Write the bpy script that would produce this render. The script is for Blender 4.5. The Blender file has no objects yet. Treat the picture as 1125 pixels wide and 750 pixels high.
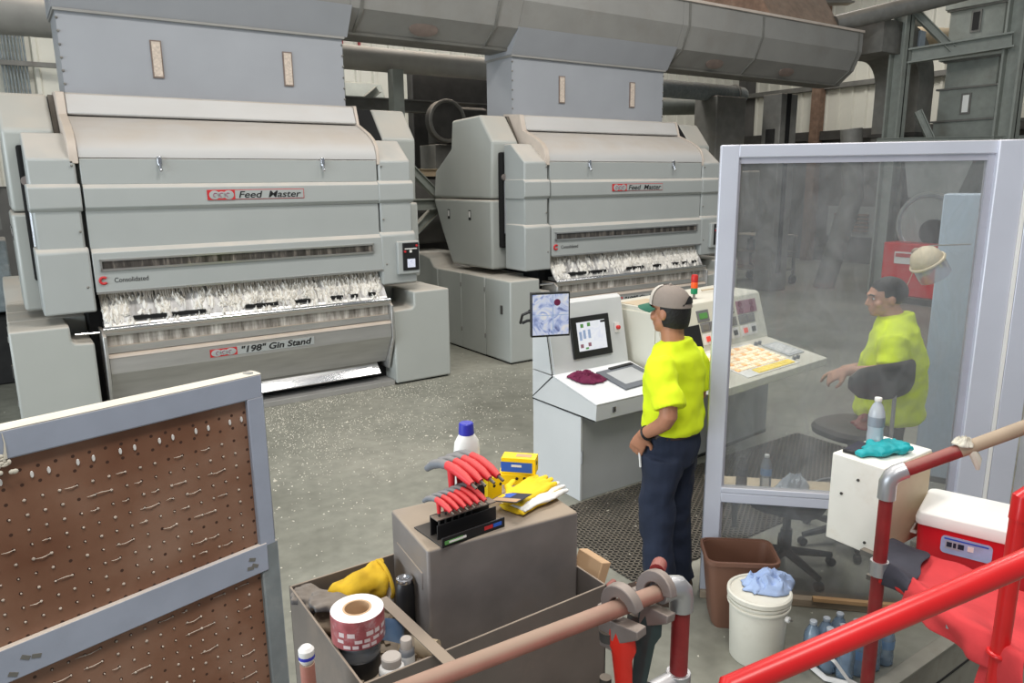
import bpy, bmesh, math, random
from mathutils import Vector, Matrix, noise
random.seed(7)
PI = math.pi
R = math.radians
COL = bpy.context.scene.collection
SC = bpy.context.scene

# ---------------------------------------------------------------- camera
cam_d = bpy.data.cameras.new('camera')
cam = bpy.data.objects.new('camera', cam_d)
COL.objects.link(cam)
SC.camera = cam
cam_d.sensor_width = 36.0
cam_d.lens = 810.0 / 1125.0 * 36.0
cam_d.clip_start = 0.05
cam_d.clip_end = 200
def cam_axes(pitch=12.27, roll=-0.62, yaw=55.7):
    pitch, roll, yaw = R(pitch), R(roll), R(yaw)
    fw = Vector((0, math.cos(pitch), -math.sin(pitch)))
    rt = Vector((1, 0, 0))
    up = rt.cross(fw)
    c, s = math.cos(roll), math.sin(roll)
    rt, up = rt * c + up * s, up * c - rt * s
    M3 = Matrix(((math.sin(yaw), math.cos(yaw), 0), (-math.cos(yaw), math.sin(yaw), 0), (0, 0, 1)))
    return M3 @ rt, M3 @ up, M3 @ fw
_rt, _up, _fw = cam_axes()
cam.matrix_world = Matrix(((_rt.x, _up.x, -_fw.x, 0), (_rt.y, _up.y, -_fw.y, 0), (_rt.z, _up.z, -_fw.z, 2.4), (0, 0, 0, 1)))

# ---------------------------------------------------------------- world, lamps, exposure
world = bpy.data.worlds.new('world')
SC.world = world
world.use_nodes = True
world.node_tree.nodes['Background'].inputs[0].default_value = (0.86, 0.93, 1.0, 1)
world.node_tree.nodes['Background'].inputs[1].default_value = 0.30
SC.view_settings.view_transform = 'Standard'
SC.view_settings.look = 'None'
SC.view_settings.gamma = 1.0
SC.view_settings.use_curve_mapping = False
SC.view_settings.exposure = -0.1
def area(name, loc, size, power, col=(1, 0.965, 0.92), aim=None):
    d = bpy.data.lights.new(name, 'AREA')
    d.shape = 'RECTANGLE'
    d.size, d.size_y = size
    d.energy = power
    d.color = col
    o = bpy.data.objects.new(name, d)
    o.location = loc
    if aim:
        o.rotation_euler = (Vector(aim) - Vector(loc)).to_track_quat('-Z', 'Y').to_euler()
    COL.objects.link(o)
    return o
# high bay lamps, several added unseen to brighten pegboard, rear gap and right wall
for lx, ly, pw in ((-1.5, 4.2, 150), (3.2, 4.6, 260), (7.8, 4.6, 200), (1.0, -0.6, 170), (-1.6, -1.8, 230), (5.5, 0.8, 110), (12.5, 3.0, 90), (2.2, 12.5, 150), (6.2, 11.8, 190), (10.5, 12.5, 130), (16.0, 10.5, 240)):
    area('bay_and_fill_lamp', (lx, ly, 7.6), (2.2, 1.2), pw)
# daylight from the open loading door on the left side of the hall
area('door_daylight', (-8.6, 3.5, 2.6), (7.0, 4.6), 900, (0.84, 0.93, 1.0), (3.0, 3.5, 1.4))

# ---------------------------------------------------------------- materials
def lin(c):
    c /= 255.0
    return c / 12.92 if c <= 0.04045 else ((c + 0.055) / 1.055) ** 2.4
def rgb(r, g, b):
    return (lin(r), lin(g), lin(b), 1)
MATS = {}
def mat(name, col, rough=0.55, metal=0.0, var=0.10, scale=6.0, dust=0.0, bump=0.0, bscale=40.0, spec=0.5, stretch=(1, 1, 1), dustcol=(176, 160, 140), stain=0.0, staincol=(110, 96, 82), emis=0.0):
    m = bpy.data.materials.new(name)
    m.use_nodes = True
    nt = m.node_tree
    N, L = nt.nodes, nt.links
    bs = N['Principled BSDF']
    bs.inputs['Roughness'].default_value = rough
    bs.inputs['Metallic'].default_value = metal
    bs.inputs['Specular IOR Level'].default_value = spec
    tc = N.new('ShaderNodeTexCoord')
    mp = N.new('ShaderNodeMapping')
    mp.inputs['Scale'].default_value = stretch
    L.new(tc.outputs['Object'], mp.inputs[0])
    nz = N.new('ShaderNodeTexNoise')
    nz.inputs['Scale'].default_value = scale
    nz.inputs['Detail'].default_value = 5
    L.new(mp.outputs[0], nz.inputs['Vector'])
    mr = N.new('ShaderNodeMapRange')
    mr.inputs[1].default_value = 0.3
    mr.inputs[2].default_value = 0.7
    mr.inputs[3].default_value = 1 - var
    mr.inputs[4].default_value = 1 + var
    L.new(nz.outputs[0], mr.inputs[0])
    mx = N.new('ShaderNodeVectorMath')
    mx.operation = 'SCALE'
    mx.inputs[0].default_value = col[:3]
    L.new(mr.outputs[0], mx.inputs['Scale'])
    out = mx.outputs[0]
    def mixto(src, fac, c2):
        k = N.new('ShaderNodeMix')
        k.data_type = 'RGBA'
        L.new(fac, k.inputs[0])
        L.new(src, k.inputs[6])
        k.inputs[7].default_value = c2
        return k.outputs[2]
    if stain > 0:
        n2 = N.new('ShaderNodeTexNoise')
        n2.inputs['Scale'].default_value = scale * 0.6
        n2.inputs['Detail'].default_value = 8
        n2.inputs['Roughness'].default_value = 0.7
        L.new(mp.outputs[0], n2.inputs['Vector'])
        r2 = N.new('ShaderNodeMapRange')
        r2.inputs[1].default_value = 0.52
        r2.inputs[2].default_value = 0.72
        r2.inputs[3].default_value = 0
        r2.inputs[4].default_value = stain
        L.new(n2.outputs[0], r2.inputs[0])
        out = mixto(out, r2.outputs[0], rgb(*staincol))
    if dust > 0:
        ge = N.new('ShaderNodeNewGeometry')
        sp = N.new('ShaderNodeSeparateXYZ')
        L.new(ge.outputs['Normal'], sp.inputs[0])
        r3 = N.new('ShaderNodeMapRange')
        r3.inputs[1].default_value = 0.25
        r3.inputs[2].default_value = 0.75
        r3.inputs[3].default_value = 0
        r3.inputs[4].default_value = dust
        L.new(sp.outputs[2], r3.inputs[0])
        n3 = N.new('ShaderNodeTexNoise')
        n3.inputs['Scale'].default_value = 3.0
        n3.inputs['Detail'].default_value = 6
        L.new(tc.outputs['Object'], n3.inputs['Vector'])
        r4 = N.new('ShaderNodeMapRange')
        r4.inputs[1].default_value = 0.3
        r4.inputs[2].default_value = 0.6
        r4.inputs[3].default_value = 0.55
        r4.inputs[4].default_value = 1
        L.new(n3.outputs[0], r4.inputs[0])
        mm = N.new('ShaderNodeMath')
        mm.operation = 'MULTIPLY'
        L.new(r3.outputs[0], mm.inputs[0])
        L.new(r4.outputs[0], mm.inputs[1])
        out = mixto(out, mm.outputs[0], rgb(*dustcol))
        rr = N.new('ShaderNodeMapRange')
        rr.inputs[3].default_value = rough
        rr.inputs[4].default_value = 0.9
        L.new(mm.outputs[0], rr.inputs[0])
        L.new(rr.outputs[0], bs.inputs['Roughness'])
    L.new(out, bs.inputs['Base Color'])
    if emis > 0:
        L.new(out, bs.inputs['Emission Color'])
        bs.inputs['Emission Strength'].default_value = emis
    if bump > 0:
        nb = N.new('ShaderNodeTexNoise')
        nb.inputs['Scale'].default_value = bscale
        nb.inputs['Detail'].default_value = 6
        L.new(mp.outputs[0], nb.inputs['Vector'])
        b = N.new('ShaderNodeBump')
        b.inputs['Strength'].default_value = bump
        b.inputs['Distance'].default_value = 0.01
        L.new(nb.outputs[0], b.inputs['Height'])
        L.new(b.outputs[0], bs.inputs['Normal'])
    MATS[name] = m
    return m
mat('machine', rgb(163, 167, 165), 0.38, var=0.03, scale=2, dust=0.85, dustcol=(196, 188, 177))
mat('machine_side', rgb(170, 173, 168), 0.30, var=0.03, scale=2, dust=0.8, dustcol=(192, 182, 168))
mat('chute', rgb(152, 155, 160), 0.42, var=0.04, scale=2, dust=0.6)
mat('duct', rgb(140, 139, 135), 0.55, var=0.06, scale=2.5, dust=0.7, stain=0.2)
mat('dusty_cover', rgb(188, 187, 185), 0.5, var=0.04, scale=2.5, dust=0.5, stain=0.25, staincol=(196, 178, 160), stretch=(.5, 2, 2))
mat('beige_dust', rgb(196, 184, 172), 0.9, var=0.08, dust=0.5)
mat('stainless', rgb(200, 200, 198), 0.28, 0.9, var=0.08, scale=5, stretch=(.3, 3, 6), dust=0.3)
mat('stainless_dusty', rgb(188, 187, 184), 0.36, 0.65, var=0.10, scale=5, dust=0.75, stretch=(.4, 2, 3))
mat('polished', rgb(225, 225, 225), 0.10, 1.0, var=0.03)
mat('kick_steel', rgb(232, 232, 232), 0.16, 1.0, var=0.04, scale=4)
mat('step_steel', rgb(160, 158, 154), 0.45, 0.2, var=0.08, scale=5, stain=0.2)
mat('dark', rgb(30, 29, 28), 0.8, var=0.3)
mat('dark_steel', rgb(72, 70, 67), 0.6, 0.3, var=0.2, dust=0.4)
mat('dim_steel', rgb(118, 117, 112), 0.6, 0.1, var=0.15, dust=0.55, stain=0.3)
mat('green_steel', rgb(142, 147, 140), 0.55, 0.0, var=0.1, dust=0.5, stain=0.25)
mat('rust', rgb(122, 98, 82), 0.85, var=0.25, scale=8, dust=0.5, stain=0.6, staincol=(150, 130, 114))
mat('rust_dim', rgb(122, 108, 100), 0.85, var=0.15, scale=8, stain=0.4, staincol=(104, 88, 80))
mat('window_dust', rgb(196, 182, 168), 0.8, var=0.2, scale=40)
mat('cotton', rgb(226, 222, 214), 0.95, var=0.10, scale=20)
mat('cotton_dim', rgb(178, 170, 160), 0.95, var=0.15, scale=20)
mat('lint', rgb(214, 208, 192), 0.95, var=0.06)
mat('white_paint', rgb(232, 230, 224), 0.4, var=0.03)
mat('off_white', rgb(224, 222, 214), 0.45, var=0.03, dust=0.3)
mat('console_grey', rgb(206, 208, 208), 0.42, var=0.03, scale=2, dust=0.15)
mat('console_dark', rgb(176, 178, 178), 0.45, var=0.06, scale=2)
mat('console_cream', rgb(214, 212, 198), 0.45, var=0.05, scale=2, dust=0.3)
mat('desk_white', rgb(222, 223, 223), 0.35, var=0.02)
mat('tablet_grey', rgb(98, 102, 108), 0.5, var=0.03)
mat('black', rgb(24, 24, 26), 0.45, var=0.1)
mat('black_rubber', rgb(38, 38, 40), 0.7, var=0.15, dust=0.15)
mat('dark_gap', rgb(14, 14, 14), 0.9, var=0.1)
mat('text_black', rgb(28, 28, 30), 0.5, var=0.02)
mat('text_red', rgb(190, 40, 44), 0.5, var=0.04)
mat('sticker_white', rgb(228, 226, 222), 0.5, var=0.02)
mat('chrome', rgb(205, 206, 210), 0.22, 1.0, var=0.05)
mat('galvanised', rgb(188, 190, 194), 0.35, 0.75, var=0.1, dust=0.2)
mat('red_paint', rgb(205, 28, 30), 0.32, var=0.08, scale=10)
mat('maroon_paint', rgb(140, 38, 40), 0.45, var=0.15, scale=14, dust=0.35, stain=0.2, staincol=(150, 110, 100))
mat('worn_red', rgb(166, 112, 98), 0.65, var=0.15, scale=12, dust=0.9, dustcol=(166, 144, 126), stain=0.5, staincol=(160, 84, 74))
mat('tan_pipe', rgb(170, 148, 124), 0.7, var=0.12, dust=0.5, stain=0.3)
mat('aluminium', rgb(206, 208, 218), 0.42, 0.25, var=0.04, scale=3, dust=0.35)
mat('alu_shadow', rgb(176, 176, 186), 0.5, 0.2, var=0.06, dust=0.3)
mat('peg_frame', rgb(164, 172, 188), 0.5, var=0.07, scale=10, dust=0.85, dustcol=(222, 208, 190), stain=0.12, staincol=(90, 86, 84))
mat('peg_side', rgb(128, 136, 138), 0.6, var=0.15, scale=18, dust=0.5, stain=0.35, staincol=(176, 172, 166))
mat('bench_steel', rgb(128, 122, 119), 0.5, 0.25, var=0.15, scale=7, dust=0.95, dustcol=(172, 156, 136), stain=0.5, staincol=(136, 124, 114))
mat('tray_steel', rgb(112, 104, 98), 0.5, 0.2, var=0.15, scale=6, dust=0.75, dustcol=(166, 150, 132), stain=0.5, staincol=(146, 130, 116))
mat('shirt', rgb(226, 246, 28), 0.85, var=0.05, scale=8, bump=0.15, bscale=30)
mat('trousers', rgb(27, 36, 56), 0.85, var=0.15, scale=10, bump=0.2, bscale=60)
mat('trousers_dark', rgb(66, 64, 58), 0.85, var=0.15, scale=10)
mat('skin', rgb(176, 122, 94), 0.55, var=0.06, scale=12)
mat('skin_pale', rgb(188, 138, 112), 0.55, var=0.06, scale=12)
mat('hair', rgb(18, 15, 14), 0.6, var=0.25, scale=60, bump=0.4, bscale=90)
mat('cap_mesh', rgb(142, 130, 120), 0.8, var=0.06, bump=0.3, bscale=300)
mat('cap_front', rgb(196, 188, 176), 0.8, var=0.04)
mat('cap_brim', rgb(38, 98, 76), 0.7, var=0.05)
mat('belt', rgb(52, 34, 28), 0.5, var=0.1)
mat('boot', rgb(60, 44, 34), 0.6, var=0.15)
mat('yellow', rgb(246, 208, 12), 0.45, var=0.05)
mat('yellow_glove', rgb(240, 202, 24), 0.75, var=0.1, scale=14)
mat('dirty_yellow', rgb(208, 168, 30), 0.85, var=0.2, scale=16, stain=0.4, staincol=(120, 104, 76))
mat('grey_glove', rgb(92, 90, 90), 0.9, var=0.2, scale=18, dust=0.4)
mat('tan_glove', rgb(128, 112, 92), 0.9, var=0.2, scale=18, dust=0.4)
mat('blue_cap', rgb(46, 52, 170), 0.4, var=0.04)
mat('blue_print', rgb(40, 92, 190), 0.5, var=0.08)
mat('grey_grip', rgb(112, 116, 122), 0.6, var=0.06, dust=0.3)
mat('red_grip', rgb(214, 44, 52), 0.5, var=0.05, dust=0.15)
mat('teal_glove', rgb(16, 160, 166), 0.55, var=0.12, scale=16)
mat('maroon_cloth', rgb(104, 26, 62), 0.9, var=0.15, scale=20)
mat('blue_cloth', rgb(160, 180, 216), 0.75, var=0.12, scale=18, stain=0.5, staincol=(150, 146, 144))
mat('brown_plastic', rgb(112, 78, 62), 0.5, var=0.05)
mat('bucket_white', rgb(222, 218, 204), 0.5, var=0.05, stain=0.35, staincol=(176, 160, 136))
mat('cream_box', rgb(244, 242, 232), 0.5, var=0.03, scale=8, stain=0.25, staincol=(206, 190, 158))
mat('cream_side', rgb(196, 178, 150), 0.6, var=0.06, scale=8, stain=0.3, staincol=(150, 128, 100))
mat('cooler_red', rgb(206, 20, 36), 0.4, var=0.04)
mat('cooler_white', rgb(238, 236, 230), 0.45, var=0.02)
mat('jacket_red', rgb(214, 62, 66), 0.85, var=0.08, scale=8, bump=0.2, bscale=25)
mat('jacket_grey', rgb(58, 58, 68), 0.85, var=0.12, scale=10, bump=0.3, bscale=25)
mat('wood', rgb(188, 150, 108), 0.75, var=0.12, scale=8, stretch=(1, 8, 8))
mat('wood_grey', rgb(150, 134, 114), 0.8, var=0.15, scale=8, stretch=(1, 8, 8), dust=0.4)
mat('cardboard', rgb(196, 162, 126), 0.85, var=0.06)
mat('wrench_red', rgb(224, 44, 30), 0.4, var=0.06, dust=0.2)
mat('wrench_green', rgb(62, 78, 80), 0.45, 0.4, var=0.15, dust=0.25)
mat('cast_grey', rgb(146, 136, 132), 0.5, 0.5, var=0.12, dust=0.3)
mat('silver_print', rgb(160, 84, 88), 0.35, 0.3, var=0.25, scale=40, stain=0.7, staincol=(196, 176, 178))
mat('dusty_cap', rgb(176, 168, 160), 0.8, var=0.1)
mat('grey_print', rgb(206, 190, 190), 0.4, var=0.05)
mat('cabinet_blue', rgb(160, 172, 184), 0.45, var=0.04, scale=3)
mat('hardhat', rgb(206, 190, 160), 0.5, var=0.06)
mat('amber_lamp', rgb(235, 90, 30), 0.4, var=0.03, emis=0.15)
mat('red_lamp', rgb(190, 40, 36), 0.4, var=0.03, emis=0.1)
mat('green_lamp', rgb(20, 130, 86), 0.4, var=0.03, emis=0.1)
mat('key_lit', rgb(250, 226, 190), 0.4, var=0.04, emis=0.5)
mat('key_yellow', rgb(240, 208, 60), 0.4, var=0.04, emis=0.25)
mat('key_amber', rgb(250, 186, 116), 0.4, var=0.04, emis=0.5)
mat('pipe_grey', rgb(158, 156, 150), 0.5, 0.1, var=0.08, dust=0.6)
mat('key_red', rgb(226, 80, 66), 0.4, var=0.04, emis=0.2)
mat('meter_pink', rgb(150, 104, 120), 0.4, var=0.1)
mat('meter_grey', rgb(120, 120, 122), 0.4, var=0.1)
mat('label_green', rgb(90, 150, 80), 0.5, var=0.05)
mat('pane_white', rgb(250, 250, 245), 0.5, var=0.01)  # flat white for the tower windows
mat('mat_rubber', rgb(66, 66, 62), 0.75, var=0.2, scale=12, dust=0.3)
mat('siding', rgb(216, 214, 202), 0.6, var=0.05, scale=1.2, stain=0.15, staincol=(150, 140, 122))
mat('wall_dark', rgb(104, 102, 98), 0.85, var=0.15, scale=2)
mat('concrete_edge', rgb(150, 146, 134), 0.85, var=0.12, scale=6, stain=0.4, staincol=(116, 98, 82))
mat('fan_grey', rgb(150, 152, 148), 0.5, var=0.08, dust=0.3)

def custom(name):
    m = bpy.data.materials.new(name)
    m.use_nodes = True
    MATS[name] = m
    return m, m.node_tree.nodes, m.node_tree.links, m.node_tree.nodes['Principled BSDF']
def ramp(N, stops):
    r = N.new('ShaderNodeValToRGB')
    e = r.color_ramp.elements
    e[0].position, e[0].color = stops[0]
    e[1].position, e[1].color = stops[-1]
    for p, c in stops[1:-1]:
        k = e.new(p)
        k.color = c
    return r
# concrete floor
m, N, L, bs = custom('floor_concrete')
tc = N.new('ShaderNodeTexCoord')
n1 = N.new('ShaderNodeTexNoise'); n1.inputs['Scale'].default_value = 0.55; n1.inputs['Detail'].default_value = 8; n1.inputs['Roughness'].default_value = 0.62
n2 = N.new('ShaderNodeTexNoise'); n2.inputs['Scale'].default_value = 9; n2.inputs['Detail'].default_value = 7
L.new(tc.outputs['Object'], n1.inputs['Vector']); L.new(tc.outputs['Object'], n2.inputs['Vector'])
r1 = ramp(N, [(0.30, rgb(112, 111, 100)), (0.5, rgb(140, 139, 127)), (0.72, rgb(162, 159, 146))])
L.new(n1.outputs[0], r1.inputs[0])
r2 = ramp(N, [(0.3, (0.82, 0.82, 0.82, 1)), (0.7, (1.1, 1.1, 1.1, 1))])
L.new(n2.outputs[0], r2.inputs[0])
mx = N.new('ShaderNodeMix'); mx.data_type = 'RGBA'; mx.blend_type = 'MULTIPLY'; mx.inputs[0].default_value = 1
L.new(r1.outputs[0], mx.inputs[6]); L.new(r2.outputs[0], mx.inputs[7])
L.new(mx.outputs[2], bs.inputs['Base Color'])
rr = N.new('ShaderNodeMapRange'); rr.inputs[3].default_value = 0.38; rr.inputs[4].default_value = 0.62
L.new(n1.outputs[0], rr.inputs[0]); L.new(rr.outputs[0], bs.inputs['Roughness'])
# dusty glass pane: see-through with a film of lint
m, N, L, bs = custom('dusty_glass')
N.remove(bs)
out = N['Material Output']
tr = N.new('ShaderNodeBsdfTransparent'); tr.inputs[0].default_value = (0.93, 0.95, 0.95, 1)
df = N.new('ShaderNodeBsdfDiffuse'); df.inputs[0].default_value = rgb(178, 178, 178)
gl = N.new('ShaderNodeBsdfGlossy'); gl.inputs['Roughness'].default_value = 0.08
tc = N.new('ShaderNodeTexCoord')
mp = N.new('ShaderNodeMapping'); mp.inputs['Scale'].default_value = (1, 1, 0.5); mp.inputs['Rotation'].default_value = (0, 0.5, 0)
L.new(tc.outputs['Object'], mp.inputs[0])
n1 = N.new('ShaderNodeTexNoise'); n1.inputs['Scale'].default_value = 5; n1.inputs['Detail'].default_value = 9; n1.inputs['Roughness'].default_value = 0.7; n1.inputs['Distortion'].default_value = 1.5
L.new(mp.outputs[0], n1.inputs['Vector'])
mr = N.new('ShaderNodeMapRange'); mr.inputs[1].default_value = 0.35; mr.inputs[2].default_value = 0.75; mr.inputs[3].default_value = 0.12; mr.inputs[4].default_value = 0.34
L.new(n1.outputs[0], mr.inputs[0])
s1 = N.new('ShaderNodeMixShader'); L.new(mr.outputs[0], s1.inputs[0]); L.new(tr.outputs[0], s1.inputs[1]); L.new(df.outputs[0], s1.inputs[2])
fr = N.new('ShaderNodeFresnel'); fr.inputs[0].default_value = 1.3
s2 = N.new('ShaderNodeMixShader'); L.new(fr.outputs[0], s2.inputs[0]); L.new(s1.outputs[0], s2.inputs[1]); L.new(gl.outputs[0], s2.inputs[2])
L.new(s2.outputs[0], out.inputs[0])
def clear_plastic(name, tint, body, fac):
    m, N, L, bs = custom(name)
    N.remove(bs)
    out = N['Material Output']
    tr = N.new('ShaderNodeBsdfTransparent'); tr.inputs[0].default_value = tint
    df = N.new('ShaderNodeBsdfDiffuse'); df.inputs[0].default_value = body
    gl = N.new('ShaderNodeBsdfGlossy'); gl.inputs['Roughness'].default_value = 0.12
    s1 = N.new('ShaderNodeMixShader'); s1.inputs[0].default_value = fac
    L.new(tr.outputs[0], s1.inputs[1]); L.new(df.outputs[0], s1.inputs[2])
    lw = N.new('ShaderNodeLayerWeight'); lw.inputs[0].default_value = 0.35
    s2 = N.new('ShaderNodeMixShader'); L.new(lw.outputs['Fresnel'], s2.inputs[0]); L.new(s1.outputs[0], s2.inputs[1]); L.new(gl.outputs[0], s2.inputs[2])
    L.new(s2.outputs[0], out.inputs[0])
clear_plastic('bottle_plastic', (0.88, 0.92, 0.96, 1), rgb(205, 212, 220), 0.30)
clear_plastic('bottle_frost', (0.9, 0.93, 0.96, 1), rgb(222, 228, 236), 0.62)
clear_plastic('bottle_blue', (0.90, 0.95, 1.0, 1), rgb(186, 212, 238), 0.34)
clear_plastic('bottle_cola', (0.45, 0.40, 0.38, 1), rgb(60, 50, 46), 0.6)
clear_plastic('label_film', (0.7, 0.82, 0.95, 1), rgb(140, 180, 225), 0.55)
clear_plastic('visor', (0.85, 0.86, 0.9, 1), rgb(190, 188, 200), 0.5)
# brown pegboard with punched holes on a one inch grid
m, N, L, bs = custom('pegboard')
tc = N.new('ShaderNodeTexCoord')
sx = N.new('ShaderNodeSeparateXYZ'); L.new(tc.outputs['Object'], sx.inputs[0])
def cell(o):
    a = N.new('ShaderNodeMath'); a.operation = 'DIVIDE'; a.inputs[1].default_value = 0.0254; L.new(o, a.inputs[0])
    b = N.new('ShaderNodeMath'); b.operation = 'FRACT'; L.new(a.outputs[0], b.inputs[0])
    c = N.new('ShaderNodeMath'); c.operation = 'SUBTRACT'; c.inputs[1].default_value = 0.5; L.new(b.outputs[0], c.inputs[0])
    d = N.new('ShaderNodeMath'); d.operation = 'POWER'; d.inputs[1].default_value = 2; L.new(c.outputs[0], d.inputs[0])
    return d.outputs[0]
ad = N.new('ShaderNodeMath'); ad.operation = 'ADD'; L.new(cell(sx.outputs[0]), ad.inputs[0]); L.new(cell(sx.outputs[2]), ad.inputs[1])
lt = N.new('ShaderNodeMath'); lt.operation = 'LESS_THAN'; lt.inputs[1].default_value = 0.013; L.new(ad.outputs[0], lt.inputs[0])
n1 = N.new('ShaderNodeTexNoise'); n1.inputs['Scale'].default_value = 5; n1.inputs['Detail'].default_value = 7; L.new(tc.outputs['Object'], n1.inputs['Vector'])
r1 = ramp(N, [(0.32, rgb(116, 76, 54)), (0.5, rgb(134, 96, 74)), (0.7, rgb(156, 124, 104))])
L.new(n1.outputs[0], r1.inputs[0])
mx = N.new('ShaderNodeMix'); mx.data_type = 'RGBA'; L.new(lt.outputs[0], mx.inputs[0]); L.new(r1.outputs[0], mx.inputs[6]); mx.inputs[7].default_value = rgb(70, 44, 32)
L.new(mx.outputs[2], bs.inputs['Base Color']); bs.inputs['Roughness'].default_value = 0.55
# tall window strip: cotton flashing past behind dark glass
def streaks(name, a, b, c, sc, rough=0.25, vec=(14, 1, 2)):
    m, N, L, bs = custom(name)
    tc = N.new('ShaderNodeTexCoord')
    mp = N.new('ShaderNodeMapping'); mp.inputs['Scale'].default_value = vec
    L.new(tc.outputs['Object'], mp.inputs[0])
    n = N.new('ShaderNodeTexNoise'); n.inputs['Scale'].default_value = sc; n.inputs['Detail'].default_value = 6; n.inputs['Roughness'].default_value = 0.65
    L.new(mp.outputs[0], n.inputs['Vector'])
    r = ramp(N, [(0.35, a), (0.52, b), (0.72, c)])
    L.new(n.outputs[0], r.inputs[0])
    L.new(r.outputs[0], bs.inputs['Base Color'])
    bs.inputs['Roughness'].default_value = rough
streaks('window_cotton', rgb(38, 36, 34), rgb(72, 68, 64), rgb(148, 140, 130), 1.0, 0.2)
streaks('apron_metal', rgb(120, 116, 112), rgb(176, 174, 172), rgb(225, 224, 222), 0.7, 0.3)
streaks('strip_cotton', rgb(110, 104, 96), rgb(168, 162, 154), rgb(224, 220, 212), 0.9, 0.25)
def screen(name, cols, sc, strength, vec=(1, 1, 1)):
    m, N, L, bs = custom(name)
    tc = N.new('ShaderNodeTexCoord')
    mp = N.new('ShaderNodeMapping'); mp.inputs['Scale'].default_value = vec
    L.new(tc.outputs['Object'], mp.inputs[0])
    v = N.new('ShaderNodeTexNoise'); v.inputs['Scale'].default_value = sc; v.inputs['Detail'].default_value = 3; v.inputs['Distortion'].default_value = 2.0
    L.new(mp.outputs[0], v.inputs['Vector'])
    n = len(cols)
    r = ramp(N, [(0.3 + 0.4 * i / (n - 1), c) for i, c in enumerate(cols)])
    L.new(v.outputs[0], r.inputs[0])
    L.new(r.outputs[0], bs.inputs['Emission Color'])
    bs.inputs['Emission Strength'].default_value = strength
    bs.inputs['Base Color'].default_value = (0.02, 0.02, 0.02, 1)
    bs.inputs['Roughness'].default_value = 0.2
screen('camera_screen', [rgb(92, 100, 150), rgb(150, 164, 210), rgb(196, 204, 232), rgb(214, 216, 226), rgb(230, 224, 222)], 9, 0.9)
screen('touch_screen', [rgb(232, 236, 240), rgb(240, 242, 246), rgb(226, 230, 242)], 8, 0.95)
screen('small_screen', [rgb(200, 210, 235), rgb(238, 240, 250), rgb(180, 190, 225)], 30, 0.95)

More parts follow.
